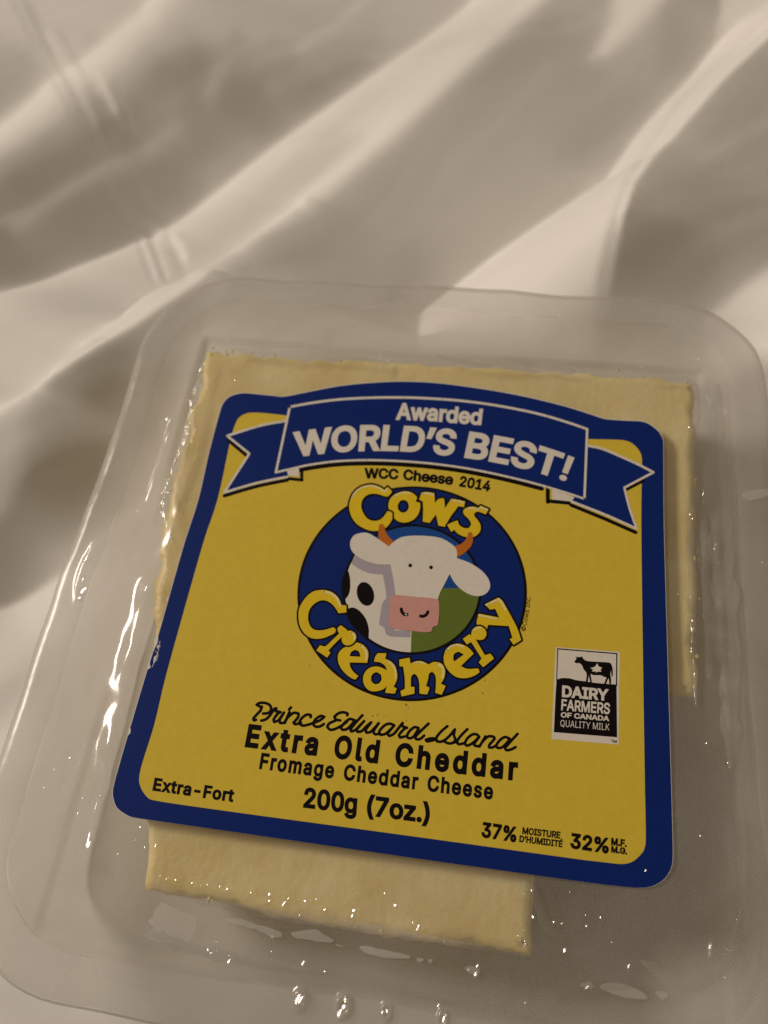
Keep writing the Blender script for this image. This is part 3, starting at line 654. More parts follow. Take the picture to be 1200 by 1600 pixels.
# lettering --------------------------------------------------------
# outlines of the sans-serif letters used on the label: character -> (advance, loops), in thousandths of the type size
GLYPHS = {"!":[196,[[67,160,63,509,132,509,128,160],[98,-4,81,-1,66,9,56,24,52,41,56,58,66,73,81,83,98,86,116,83,130,73,140,58,143,41,140,24,130,9,116,-1]]],"%":[676,[[175,283,155,284,137,289,121,297,107,308,95,320,86,335,80,351,76,369,75,388,75,412,76,431,80,448,87,464,96,479,107,492,121,503,137,511,155,515,175,517,196,515,214,511,230,503,244,492,255,479,264,464,270,448,274,431,276,412,276,388,274,369,270,351,264,335,255,320,244,308,230,297,214,289,196,284],[175,327,198,332,212,346,221,365,223,388,223,412,221,435,213,454,198,468,175,473,153,468,138,454,130,435,127,412,127,388,130,365,138,346,153,332],[501,-10,481,-8,462,-3,446,5,432,15,421,28,412,43,406,59,402,77,400,95,400,120,402,138,406,156,412,172,421,187,433,200,447,210,463,218,481,223,501,225,522,223,540,218,556,210,570,200,581,187,590,172,596,156,600,138,601,120,601,95,600,77,596,59,589,43,580,28,569,15,555,5,540,-3,521,-8],[501,35,523,39,538,53,546,73,549,95,549,120,546,142,538,162,524,176,501,180,479,176,464,162,456,142,453,120,453,95,455,73,464,53,479,39],[132,0,482,509,540,509,191,0]]],"(":[273,[[89,207,90,244,94,283,101,324,109,364,119,403,132,441,145,477,160,510,177,539,236,539,191,428,161,313,156,276,152,241,151,207,160,115,188,16,236,-96,177,-96,150,-46,128,4,111,55,99,106,92,156]]],")":[273,[[37,-96,86,18,113,116,122,207,121,241,117,276,112,313,82,428,37,539,97,539,113,510,128,477,142,441,154,403,164,364,173,323,179,283,183,244,184,207,182,156,174,104,161,53,144,3,123,-47,97,-96]]],"-":[453,[[337,244,337,188,114,188,114,244]]],".":[188,[[95,-4,78,-1,63,9,53,24,50,41,53,59,63,73,78,83,95,87,113,83,128,73,138,59,141,41,138,24,128,9,113,-1]]],"0":[453,[[227,-7,191,-3,158,7,130,24,105,48,85,77,69,113,57,155,50,202,48,254,50,306,57,353,69,395,85,431,106,461,130,484,159,502,191,512,227,516,262,512,295,502,323,484,348,461,368,431,384,395,396,353,403,306,405,254,403,202,396,155,384,113,368,77,348,48,323,24,295,7,263,-3],[227,50,250,52,271,60,290,74,306,92,320,116,330,144,338,176,342,213,344,254,342,295,338,332,330,365,320,393,306,416,290,435,271,449,250,457,227,460,203,457,182,449,163,435,147,416,134,393,123,365,115,332,111,295,109,254,111,213,115,176,123,144,134,116,147,92,163,74,182,60,203,52]]],"1":[453,[[76,0,76,55,391,55,391,0],[276,509,276,0,212,0,212,448,209,448,86,358,86,427,198,509]]],"2":[453,[[64,0,64,47,234,229,282,282,311,327,318,348,320,371,317,397,308,419,293,436,273,449,258,455,241,458,224,460,205,458,188,454,172,447,153,433,139,413,132,398,128,381,127,362,66,362,68,391,75,418,86,442,102,464,121,482,143,496,168,507,196,513,225,516,254,513,281,507,306,497,328,482,346,465,361,445,372,423,379,398,381,372,380,354,377,336,371,318,363,299,351,280,336,259,267,180,153,60,153,57,389,57,389,0]]],"3":[453,[[218,-7,188,-5,159,1,133,10,108,22,88,38,70,57,57,79,48,104,44,132,109,132,115,107,126,87,144,71,165,59,182,54,200,51,219,50,239,51,258,55,275,61,291,69,304,80,315,93,323,108,328,125,329,145,328,163,323,180,316,196,306,211,292,223,275,234,254,241,229,246,201,248,157,248,157,299,288,448,288,452,70,452,70,509,372,509,372,461,211,278,211,289,247,290,279,286,308,276,333,262,354,244,371,222,383,198,391,173,393,145,390,116,383,90,370,66,354,45,333,27,309,12,281,2,251,-5]]],"4":[453,[[40,105,40,158,247,509,311,509,109,166,109,163,413,163,413,105],[282,0,282,121,282,146,282,318,343,318,343,0]]],"7":[453,[[97,0,323,448,323,452,62,452,62,509,391,509,391,449,165,0]]],"A":[480,[[16,0,201,509,276,509,463,0,395,0,287,302,264,372,232,478,245,478,213,371,191,302,85,0],[110,142,110,199,370,199,370,142]]],"B":[456,[[60,0,60,509,241,509,274,507,304,501,329,491,350,477,367,461,381,442,390,421,396,398,398,374,397,353,393,336,387,320,373,301,356,286,315,267,315,262,331,260,347,254,363,245,378,234,391,220,402,203,411,184,416,161,418,136,416,111,410,88,400,67,386,48,368,31,344,18,317,8,284,2,247,0],[125,57,245,57,281,60,309,67,330,80,344,96,353,115,355,137,352,161,342,184,333,197,320,209,306,218,289,225,269,229,248,231,125,231],[125,285,238,285,256,287,273,290,288,296,308,309,323,326,333,348,336,372,333,393,326,412,313,429,294,442,270,449,240,452,125,452]]],"C":[510,[[267,-7,225,-3,186,7,150,25,119,49,92,79,70,115,53,157,44,203,40,254,44,305,53,352,70,393,92,429,119,459,150,484,186,501,225,512,267,516,293,514,317,511,340,504,362,496,383,485,402,471,419,456,435,438,448,418,459,397,467,373,473,348,408,348,401,373,389,395,357,428,315,449,267,456,237,453,209,445,184,432,161,414,141,391,125,364,113,332,106,295,103,254,106,213,113,177,125,145,141,117,161,94,184,76,210,63,237,56,267,53,315,60,357,81,389,114,408,160,473,160,467,135,459,112,448,91,435,71,420,53,402,38,383,24,363,13,341,5,317,-2,293,-6]]],"D":[502,[[219,0,96,0,96,57,215,57,254,60,288,68,318,81,343,99,363,122,379,149,390,181,397,216,399,255,397,294,390,329,379,361,364,388,344,410,320,428,291,441,258,449,221,452,93,452,93,509,225,509,273,505,315,495,353,478,385,455,412,426,433,391,449,351,458,306,462,255,458,205,449,159,433,119,411,83,384,54,351,31,312,14,268,3],[125,509,125,0,60,0,60,509]]],"E":[419,[[60,0,60,509,372,509,372,452,125,452,125,286,355,286,355,229,125,229,125,57,375,57,375,0]]],"F":[410,[[60,0,60,509,369,509,369,452,125,452,125,278,346,278,346,221,125,221,125,0]]],"G":[520,[[269,-7,225,-3,185,7,149,25,118,49,91,79,69,116,53,157,43,203,40,254,43,305,53,352,69,393,91,429,117,459,149,484,184,501,223,512,265,516,291,514,316,510,340,504,363,494,384,483,403,469,421,453,436,436,449,416,460,395,468,373,474,349,408,349,387,393,356,427,315,448,265,456,236,453,209,445,183,432,160,414,141,392,125,364,113,332,106,295,103,254,106,213,113,177,125,145,141,117,161,95,184,76,210,63,238,56,269,53,296,55,322,61,345,71,365,85,382,102,396,123,407,147,413,173,415,202,434,199,283,199,283,256,478,256,478,200,475,160,466,124,451,91,431,62,406,38,377,19,344,5,308,-4]]],"H":[517,[[60,0,60,509,125,509,125,289,392,289,392,509,457,509,457,0,392,0,392,232,125,232,125,0]]],"I":[300,[[31,0,31,57,118,57,118,452,31,452,31,509,269,509,269,452,183,452,183,57,269,57,269,0]]],"K":[467,[[104,145,104,216,139,261,174,303,212,344,364,509,448,509,231,276,228,276],[60,0,60,509,125,509,125,334,124,225,125,193,125,0],[372,0,188,259,228,309,449,0]]],"L":[393,[[60,0,60,509,125,509,125,57,361,57,361,0]]],"M":[628,[[60,0,60,509,152,509,277,187,287,159,299,123,311,84,322,49,307,49,318,83,330,121,342,158,352,187,476,509,568,509,568,0,504,0,504,291,504,327,505,369,506,413,507,457,513,457,498,409,482,363,467,322,456,291,342,0,286,0,170,291,159,321,145,361,129,408,112,457,119,457,120,416,121,372,122,328,122,291,122,0]]],"N":[523,[[60,0,60,509,136,509,343,183,363,151,388,107,414,55,405,54,401,108,399,157,399,195,399,509,463,509,463,0,387,0,202,290,177,331,148,381,108,452,119,454,122,384,124,328,125,291,125,0]]],"O":[533,[[267,-7,225,-3,186,7,150,25,119,49,92,79,70,115,53,157,44,203,40,254,44,305,53,352,70,393,92,429,119,459,150,484,186,501,225,512,267,516,309,512,348,501,384,484,415,459,442,429,464,393,480,352,490,305,493,254,490,203,480,157,464,115,442,79,415,49,384,25,348,7,309,-3],[267,53,296,55,324,63,349,76,372,94,392,116,408,144,420,176,428,213,430,254,428,295,420,332,408,365,392,392,372,415,349,433,324,446,296,453,267,456,237,453,210,445,184,433,161,415,142,392,125,364,113,332,106,295,103,254,106,213,113,176,125,144,142,117,161,94,184,76,210,63,237,55]]],"Q":[533,[[245,159,313,159,369,85,384,65,468,-48,401,-48,346,27,331,46],[267,-7,225,-3,186,7,150,25,119,49,92,79,70,115,53,157,44,203,40,254,44,305,53,352,70,393,92,429,119,459,150,484,186,501,225,512,267,516,309,512,348,501,384,484,415,459,442,429,464,393,480,352,490,305,493,254,490,203,480,157,464,115,442,79,415,49,384,25,348,7,309,-3],[267,53,296,55,324,63,349,76,372,94,392,116,408,144,420,176,428,213,430,254,428,295,420,332,408,365,392,392,372,415,349,433,324,446,296,453,267,456,237,453,210,445,184,433,161,415,142,392,125,364,113,332,106,295,103,254,106,213,113,176,125,144,142,117,161,94,184,76,210,63,237,55]]],"R":[449,[[60,0,60,509,236,509,273,506,305,500,333,489,356,473,376,455,390,433,401,408,407,381,409,352,407,323,401,296,390,271,376,250,356,232,333,217,305,206,273,200,236,198,96,198,96,255,234,255,258,256,280,260,298,267,319,281,334,300,340,316,344,333,345,352,344,371,340,389,334,405,325,419,313,430,298,440,279,446,258,451,233,452,125,452,125,0],[353,0,230,229,303,229,428,0]]],"S":[447,[[224,-9,188,-7,156,-1,128,9,102,23,81,40,64,60,51,83,42,109,38,137,104,137,108,118,114,102,123,88,136,76,150,66,166,59,185,53,204,50,224,49,246,50,267,54,286,60,303,69,317,79,329,92,338,106,344,122,346,139,342,161,332,179,316,193,296,205,245,222,184,239,145,253,112,269,86,289,67,313,56,341,52,372,54,400,62,425,75,448,92,468,113,484,138,498,165,508,195,514,227,516,259,514,289,508,316,498,340,484,360,468,377,449,390,427,398,403,401,378,337,378,332,402,320,421,302,437,280,449,254,456,225,459,204,457,185,454,167,448,145,435,129,418,118,398,115,376,119,352,131,334,148,319,169,308,212,293,264,279,312,264,359,238,372,226,384,213,395,198,402,180,407,161,408,139,406,112,399,87,386,64,370,43,349,25,323,11,294,0,261,-7]]],"T":[449,[[32,452,32,509,417,509,417,452,257,452,257,0,193,0,193,452]]],"U":[517,[[259,-8,220,-6,186,2,154,15,126,33,103,55,85,80,71,108,63,140,60,173,60,509,124,509,124,178,126,155,132,133,141,113,153,95,169,80,187,68,208,59,232,53,259,52,285,53,309,59,331,68,349,80,364,95,377,113,385,133,391,155,393,178,393,509,457,509,457,173,454,140,446,108,433,80,414,55,391,33,363,15,332,2,297,-6]]],"W":[686,[[155,0,16,509,82,509,163,196,175,145,187,94,197,40,189,40,200,94,211,145,224,196,306,509,380,509,462,196,474,145,486,94,497,40,488,40,499,94,510,145,523,196,603,509,670,509,530,0,455,0,368,323,351,391,336,475,350,475,335,395,318,323,230,0]]],"Y":[472,[[203,0,203,208,16,509,91,509,192,344,222,292,250,230,224,230,251,293,280,344,381,509,455,509,268,208,268,0]]],"a":[389,[[160,-9,137,-7,115,-3,94,5,76,15,60,29,48,45,38,63,32,84,30,108,32,128,36,146,43,161,58,179,78,193,125,211,178,220,234,227,265,235,273,243,276,255,276,257,273,279,267,297,256,311,240,322,220,329,196,331,171,329,149,322,118,301,100,274,41,291,51,313,64,331,79,346,95,358,114,368,133,375,153,380,173,383,194,384,239,379,286,360,300,350,312,336,322,320,330,301,335,278,337,251,337,0,277,0,277,52,272,52,252,25,215,1,199,-4,181,-7],[170,45,192,47,211,51,228,59,248,74,263,93,272,115,276,138,276,190,259,182,231,176,200,171,175,168,134,159,117,150,103,139,95,124,92,105,94,87,102,72,114,61,130,52]]],"c":[396,[[207,-8,174,-5,144,3,117,16,93,35,72,58,56,85,44,116,37,150,34,187,37,225,44,260,56,291,72,318,93,341,117,360,144,374,174,382,207,384,260,377,305,356,340,322,362,277,303,262,290,289,270,311,242,325,207,330,184,328,163,321,145,310,130,296,118,278,108,258,102,236,98,212,96,187,98,163,102,139,108,117,118,97,130,80,145,66,163,55,184,49,207,46,243,52,271,66,292,89,304,117,363,102,357,86,350,70,341,56,306,21,261,-1]]],"d":[424,[[195,-8,165,-6,137,3,111,16,89,34,70,57,55,84,43,116,36,151,34,189,36,227,43,261,55,293,70,320,89,342,112,361,137,374,165,382,196,384,218,383,237,379,253,373,287,346,306,319,311,319,311,509,372,509,372,0,313,0,313,59,307,59,287,31,252,4,236,-3,217,-7],[205,47,226,49,246,55,263,65,278,78,290,95,299,115,306,138,310,162,312,189,310,216,306,241,300,263,290,282,278,299,263,312,246,322,227,328,205,330,182,328,162,322,145,311,130,298,118,281,108,261,102,239,98,215,96,189,98,163,102,139,109,117,118,97,130,80,145,66,162,55,182,49]]],"e":[404,[[212,-8,177,-5,145,3,117,16,92,35,72,58,56,85,44,116,37,150,34,187,36,224,44,258,55,290,71,317,91,340,115,359,142,373,172,382,205,384,226,383,246,380,266,374,285,366,303,355,319,341,334,324,347,305,357,282,365,256,370,227,371,194,371,169,75,169,75,221,338,221,310,202,308,226,304,248,298,269,288,286,277,301,263,314,246,323,227,328,205,330,183,328,164,323,146,313,131,301,119,286,109,270,102,251,97,231,96,211,96,178,98,151,102,127,110,106,121,88,135,73,151,61,169,53,190,48,212,46,254,53,285,73,306,105,365,91,358,72,348,55,335,39,320,26,302,14,283,4,261,-3,237,-7]]],"g":[425,[[207,-151,180,-149,156,-146,134,-140,114,-132,97,-122,82,-110,70,-97,59,-84,51,-69,101,-41,122,-66,154,-88,169,-93,187,-96,207,-97,236,-95,261,-87,282,-75,298,-58,308,-34,311,-6,311,68,306,68,287,41,252,16,236,10,217,6,195,5,165,7,138,14,113,27,90,43,71,65,55,90,43,120,36,154,34,191,36,229,43,263,55,293,71,320,90,342,112,361,138,374,166,382,196,384,218,383,237,379,253,373,288,346,308,319,313,319,313,379,372,379,372,-9,370,-40,363,-67,350,-90,334,-109,314,-124,291,-136,265,-144,237,-149],[205,59,227,61,246,66,264,75,278,87,290,103,300,121,307,142,311,166,312,193,311,219,307,242,300,264,291,283,279,299,264,312,247,322,227,328,205,330,182,328,163,322,145,312,130,298,118,282,109,262,102,241,98,218,96,193,98,167,102,144,109,123,118,104,131,88,145,76,163,66,183,61]]],"h":[410,[[114,227,114,0,53,0,53,509,114,509,114,287,102,287,116,319,132,344,152,362,175,374,200,382,227,384,252,383,275,377,295,369,313,356,328,340,341,321,350,298,355,271,357,240,357,0,296,0,296,235,293,263,286,286,273,304,256,318,235,326,210,329,192,328,176,324,161,317,141,303,126,283,119,266,115,248]]],"l":[189,[[139,-2,112,0,91,8,74,20,62,37,55,59,53,84,53,509,114,509,114,99,115,77,120,62,130,54,146,52,160,53,170,54,181,3,162,-1]]],"m":[610,[[53,0,53,379,112,379,112,295,108,295,114,314,122,331,132,346,151,363,172,376,195,384,219,386,245,383,268,375,287,361,303,342,314,320,321,295,312,295,318,312,326,329,337,343,350,356,364,366,381,375,398,381,417,385,437,386,458,385,478,380,497,372,514,361,529,346,541,328,550,307,555,283,557,255,557,0,496,0,496,254,493,279,485,298,473,313,456,323,438,329,419,330,395,328,374,320,358,307,345,290,338,270,335,247,335,0,274,0,274,260,272,280,265,297,253,311,238,322,220,328,199,330,178,328,158,320,140,307,126,289,119,274,115,257,114,238,114,0]]],"n":[410,[[114,227,114,0,53,0,53,379,112,379,112,287,102,287,116,319,132,344,152,362,175,374,200,382,227,384,252,383,275,377,295,369,313,356,328,340,341,321,350,298,355,271,357,240,357,0,296,0,296,235,293,263,286,286,273,304,256,318,235,326,210,329,192,328,176,324,161,317,141,303,126,283,119,266,115,248]]],"o":[415,[[207,-8,174,-5,144,3,117,16,93,35,72,58,56,85,44,116,37,150,34,187,37,225,44,260,56,291,72,318,93,341,117,360,144,374,174,382,207,384,241,382,271,374,299,360,323,341,343,318,359,291,371,260,379,225,381,187,379,150,371,116,359,85,343,58,323,35,299,16,271,3,241,-5],[207,46,231,49,252,55,270,66,285,80,298,97,307,117,314,139,318,163,319,187,318,212,314,236,307,258,298,278,285,296,270,310,252,321,231,328,207,330,184,328,163,321,145,310,130,296,118,278,108,258,102,236,98,212,96,187,98,163,102,139,108,117,118,97,130,80,145,66,163,55,184,49]]],"r":[259,[[53,0,53,379,112,379,112,321,115,321,124,339,137,354,152,367,171,377,191,383,213,385,229,384,243,384,243,322,230,324,207,326,182,323,159,315,140,301,126,284,117,262,114,237,114,0]]],"s":[365,[[182,-8,157,-7,133,-3,112,3,93,12,76,24,62,38,50,54,41,73,36,94,94,107,101,87,111,72,124,60,141,52,160,47,181,45,206,47,227,53,244,62,262,81,268,103,265,121,254,136,237,147,212,155,149,170,118,180,92,192,72,208,58,227,50,249,47,274,49,295,55,314,65,332,79,347,95,360,115,370,137,378,161,383,187,384,212,383,234,379,254,372,271,363,286,352,299,339,309,324,318,308,324,290,268,277,258,298,243,316,228,325,210,331,187,333,166,331,147,326,131,317,114,299,109,277,112,258,124,243,136,235,152,229,172,223,229,209,261,200,287,187,306,171,320,153,328,131,331,107,329,85,323,65,312,47,298,31,281,18,260,6,236,-2,210,-7]]],"t":[227,[[204,379,204,327,6,327,6,379],[65,471,126,471,126,98,128,76,136,61,150,53,170,50,185,51,202,54,213,2,192,-3,168,-4,138,-1,113,7,92,21,77,41,68,64,65,93]]],"w":[567,[[138,0,23,379,87,379,133,214,154,137,175,41,165,41,186,135,206,214,252,379,316,379,362,214,382,136,402,41,391,41,413,135,434,214,480,379,545,379,429,0,368,0,319,172,305,225,291,280,277,338,291,338,277,280,263,225,248,172,199,0]]],"x":[379,[[21,0,171,218,171,171,29,379,100,379,147,306,179,253,207,206,175,206,202,253,233,306,282,379,352,379,209,169,209,214,358,0,287,0,231,85,200,136,173,182,205,182,178,136,148,85,91,0]]],"z":[380,[[42,0,42,46,254,320,254,323,48,323,48,379,333,379,333,331,126,60,126,56,339,56,339,0]]],"\u00a9":[637,[[173,254,176,280,182,305,193,328,208,349,226,367,247,382,270,393,295,399,321,402,344,400,366,395,386,386,405,375,422,361,436,345,447,327,455,307,460,286,400,286,395,302,385,316,372,328,357,337,339,342,321,344,297,341,276,332,257,318,243,299,234,278,231,254,234,230,243,209,257,191,276,177,297,168,321,165,339,166,355,172,370,181,386,199,395,223,455,223,450,201,443,181,432,163,418,147,403,133,385,122,365,113,344,108,321,107,295,109,270,115,247,126,226,141,208,159,193,180,182,203,176,228],[318,-8,283,-6,249,1,216,12,186,28,158,47,133,69,110,94,92,122,76,153,65,185,58,219,56,254,58,290,65,324,76,356,92,386,110,414,133,440,158,462,186,481,216,496,249,508,283,514,318,517,354,514,388,508,420,496,450,481,478,462,504,440,526,414,545,386,560,356,571,324,578,290,580,254,578,219,571,185,560,153,545,122,526,94,504,69,478,47,450,28,420,12,388,1,354,-6],[318,51,346,53,372,58,397,67,421,79,442,93,462,111,479,131,494,152,506,176,514,201,520,227,521,254,520,282,514,308,506,333,494,357,479,378,462,398,442,415,421,430,397,442,372,451,346,456,318,457,291,456,265,451,240,442,216,430,194,415,175,398,158,378,143,357,131,333,122,308,117,282,115,254,117,227,122,201,131,176,143,152,158,131,175,111,194,93,216,79,240,67,265,58,291,53]]],"\u00c9":[419,[[60,0,60,509,372,509,372,452,125,452,125,286,355,286,355,229,125,229,125,57,375,57,375,0],[191,558,239,659,307,659,241,558]]],"\u2019":[177,[[52,318,82,509,151,509,98,318]]]," ":[188,[]]}
GC = {}
def winding(p, loops):
    w_ = 0
    for l in loops:
        for i in range(len(l)):
            (x0, y0), (x1, y1) = l[i - 1], l[i]
            if (y0 > p[1]) != (y1 > p[1]) and p[0] < (x1 - x0) * (p[1] - y0) / (y1 - y0) + x0: w_ += 1 if y1 > y0 else -1
    return w_
def glyph(ch, bold):
    """filled letter, every outline moved outwards by bold; outlines run clockwise, holes counter-clockwise"""
    key = (ch, bold)
    if key in GC: return GC[key]
    bold = bold * .8
    loops = [[(l[i] / 1000, l[i + 1] / 1000) for i in range(0, len(l), 2)] for l in GLYPHS[ch][1]]
    res = []
    for l in loops:
        l = [p for i, p in enumerate(l) if math.dist(p, l[i - 1]) > .005]
        q = []
        for i in range(len(l)):
            p0, p1, p2 = Vector(l[i - 1]), Vector(l[i]), Vector(l[(i + 1) % len(l)])
            u, v = (p1 - p0).normalized(), (p2 - p1).normalized()
            nn = Vector((-u.y - v.y, u.x + v.x)); L = nn.length
            if L < 1e-5: q.append(l[i]); continue
            nn /= L; k_ = bold / max(.45, nn.dot(Vector((-u.y, u.x)))); q.append((p1.x + nn.x * k_, p1.y + nn.y * k_))
        res.append(q)
    v, ed = [], []
    for l in res:
        n0 = len(v); v += [Vector(p) for p in l]; ed += [(n0 + i, n0 + (i + 1) % len(l)) for i in range(len(l))]
    cd_ = delaunay_2d_cdt(v, ed, [], 0, 1e-6)
    v = [tuple(p) for p in cd_[0]]
    f = [t for t in (tuple(t) for t in cd_[2]) if winding((sum(v[i][0] for i in t) / 3, sum(v[i][1] for i in t) / 3), res) < 0]
    used = sorted({i for t in f for i in t}); mp_ = {i: k for k, i in enumerate(used)}
    v = [v[i] for i in used]; f = [tuple(mp_[i] for i in t) for t in f]
    GC[key] = (v, f); return GC[key]
def xr(v): xs = [p[0] for p in v]; return min(xs), max(xs)
def advance(ch): return GLYPHS[ch][0] / 1000
CAP = max(p[1] for p in glyph('H', 0)[0])
def interp(tab, s):
    if s <= tab[0][0]: return tab[0][1:]
    for a, b in zip(tab[:-1], tab[1:]):
        if s <= b[0]:
            t = (s - a[0]) / (b[0] - a[0]); return tuple(p + (q - p) * t for p, q in zip(a[1:], b[1:]))
    return tab[-1][1:]
def word(A, text, s0, s1, base, up, bold=.02, track=0.0, hs=1.0):
    """glyphs of one word fitted between s0 and s1 along the base line (table s,x,y) with up vectors (table s,ux,uy)"""
    pen = 0; items = []
    for ch in text:
        if ch != ' ':
            v, f = glyph(ch, bold); items.append((pen, v, f))
        pen += advance(ch) + track
    lo = min(p + xr(v)[0] for p, v, f in items); hi = max(p + xr(v)[1] for p, v, f in items)
    for p, v, f in items:
        b = len(A.v)
        for x, y in v:
            s = s0 + (p + x - lo) / (hi - lo) * (s1 - s0); bx, by = interp(base, s); ux, uy = interp(up, s); k = y / CAP * hs
            q = at(bx + ux * k, by + uy * k, A.z); A.v.append((q.x, q.y, q.z))
        for ff in f:
            a_, b_, c_ = A.v[b + ff[0]], A.v[b + ff[1]], A.v[b + ff[2]]
            s_ = (b_[0] - a_[0]) * (c_[1] - a_[1]) - (b_[1] - a_[1]) * (c_[0] - a_[0])
            A.f.append(tuple(b + i for i in (ff if s_ > 0 else ff[::-1])))
def xbase(pts): return [(x, x, y) for x, y in pts]
def straight(A, text, p0, p1, u0, u1=None, spans=None, **k):
    u1 = u1 or u0
    sl = (p1[1] - p0[1]) / (p1[0] - p0[0]) if abs(p1[0] - p0[0]) > abs(p1[1] - p0[1]) else None
    if sl is None:
        word(A, text, 0, 1, [(0,) + p0, (1,) + p1], [(0,) + u0, (1,) + u1], **k); return
    base = [(p0[0] - 50, p0[0] - 50, p0[1] - 50 * sl), (p1[0] + 50, p1[0] + 50, p1[1] + 50 * sl)]
    up = [(p0[0],) + u0, (p1[0],) + u1]
    for wd, (a, b) in zip(text.split(' ') if spans else [text], spans or [(p0[0], p1[0])]): word(A, wd, a, b, base, up, **k)

A = Art(); word(A, 'Awarded', 618, 752, xbase([(618, 654.4), (675, 656.5), (705, 659.3), (752, 663)]), [(618, 1.5, -23.8), (752, 2.8, -22.6)], .042); A.done('award_lettering', 'white')
A = Art()
bs = xbase([(462, 713.2), (474, 711), (500, 707.6), (527, 704.8), (553, 703.3), (592, 702.5), (620, 703), (650, 704.6), (692, 709), (725, 713), (765, 719), (799, 725.6), (821, 731), (852, 740), (886, 752)])
ups = [(462, -4.5, -35.5), (490, -2.5, -36), (527, 1.2, -36.8), (556, 2.5, -37), (597, 4.5, -36.5), (625, 6, -36), (692, 6.8, -36.8), (725, 7.7, -37), (765, 8.3, -36.8), (820, 9.5, -37), (852, 11.5, -36), (884, 14, -35)]
word(A, "WORLD\u2019S", 462, 708.5, bs, ups, .038); word(A, 'BEST', 725.4, 869.5, bs, ups, .038); word(A, '!', 873, 884.5, bs, ups, .02)
A.done('banner_lettering', 'white')
level(3); A = Art(); bs = xbase([(568, 746.7), (600, 747.3), (636, 749.3), (673, 753), (703, 756.7), (717, 759), (766, 767.5)]); ups = [(568, 0, -14.6), (636, 1, -14.8), (717, 2.5, -15), (766, 3.2, -14.6)]
word(A, 'WCC', 569, 622.5, bs, ups, .048); word(A, 'Cheese', 629.5, 707.5, bs, ups, .048); word(A, '2014', 717, 765, bs, ups, .048); A.done('contest_lettering', 'black')

level(3)
# round emblem -------------------------------------------------------
def circle_px(samples, n=96):
    """circle in the label's plane through four photographed points, returned as photo points"""
    q = [at(x, y, H) for x, y in samples]
    Am = np.array([[2 * p.x, 2 * p.y, 1] for p in q]); bm_ = np.array([p.x ** 2 + p.y ** 2 for p in q])
    s = np.linalg.lstsq(Am, bm_, rcond=None)[0]; r = math.sqrt(s[2] + s[0] ** 2 + s[1] ** 2)
    return s[0], s[1], r
def px_of(x, y, z):
    d = RB.transposed() @ (Vector((x, y, z)) - CAM); return (600 + FPX * d.x / -d.z, 800 - FPX * d.y / -d.z)
def circ(c, dr=0, n=110, a0=0, a1=360): return [px_of(c[0] + (c[2] + dr) * math.cos(math.radians(a0 + (a1 - a0) * k / n)), c[1] + (c[2] + dr) * math.sin(math.radians(a0 + (a1 - a0) * k / n)), H) for k in range(n)]
CO = circle_px([(466, 931), (821, 911), (638, 1097.5), (665, 759.5)]); CI = circle_px([(540, 938), (745, 945), (641.6, 1022), (662, 822)])
Art().fill(circ(CO)).done('emblem_rim', 'black')
Art().fill(circ(CO, -.05)).done('emblem_disc', 'blue')
Art().fill(circ(CI, .035)).done('emblem_ring', 'black')
Art().fill(circ(CI, -.015)).done('emblem_sky', 'sky')
ci = circ(CI, -.015)
def clip(poly, f):                                       # keep the side where f >= 0
    res = []
    for i in range(len(poly)):
        a, b = poly[i - 1], poly[i]; fa, fb = f(a), f(b)
        if (fa >= 0) != (fb >= 0):
            t = fa / (fa - fb); res.append((a[0] + (b[0] - a[0]) * t, a[1] + (b[1] - a[1]) * t))
        if fb >= 0: res.append(b)
    return res
Art().fill(clip(clip(ci, lambda p: p[1] - 919), lambda p: p[0] - 638)).done('emblem_field', 'green')
body = clip(clip(ci, lambda p: 642.5 - p[0] + (p[1] - 1000) * -.03), lambda p: p[1] - 868)
Art().fill(body).done('cow_body', 'white')
GR = P(530, 820, 8, [(195, 372), (300, 425), (400, 470), (500, 490), (640, 495), (665, 600), (695, 750), (705, 870), (700, 1300)]) + [(617, 985), (642, 985), (641.6, 996), (611, 994.5), (603, 991), (600.6, 981), (592, 975.7), (593, 968)] + P(530, 820, 8, [(525, 1050), (550, 960), (590, 925), (575, 780), (545, 622), (380, 605), (250, 552), (152, 482)])
Art().fill(smooth(GR, corner=35)).done('cow_shadow_print', 'grey')
A = Art(); A.ell(571, 928, 13.2, 19, -.28)
A.fill(smooth([(541, 889.5), (544.5, 893), (547, 905), (547, 920), (543.8, 931), (537.5, 937.5), (533.5, 925), (534.5, 905)], corner=60))
A.fill(smooth([(541, 952), (551, 949.2), (561, 953.8), (571, 966), (576, 981), (576, 996), (574, 1001), (562, 990), (549, 976), (542, 963)], corner=60)); A.done('cow_spots', 'black')
HD = [(607.5, 853.8), (590, 841.5), (577.5, 834), (567.5, 832.2), (555, 835.4), (548.8, 842.2), (546.9, 851), (549.5, 860), (556.5, 867.8), (570, 875.8), (582.5, 880), (594, 882), (610, 882.3), (613, 896), (616.3, 915), (618, 931),
      (640, 932.5), (683.8, 937), (687.5, 926), (693.8, 914), (702.5, 897), (710, 910), (720, 920.5), (732.5, 928.3), (746, 931.5), (758.5, 928), (765.6, 918), (763.8, 906), (756, 895), (745, 886), (732.5, 878.8), (713.8, 871.9),
      (714, 862.5), (711, 855), (703, 848.2), (690, 841.3), (673.8, 838), (649, 836.9), (630, 838.6), (620, 843), (612.5, 848.8)]
HORN = [P(530, 745, 8, [(500, 605), (530, 590), (562, 610), (580, 680), (620, 750), (675, 800), (650, 860), (620, 880), (550, 825), (500, 780), (490, 690)]), P(630, 745, 8, [(812, 698), (850, 690), (870, 730), (862, 840), (800, 920), (730, 975), (665, 1005), (655, 930), (650, 865), (730, 835), (790, 770)])]
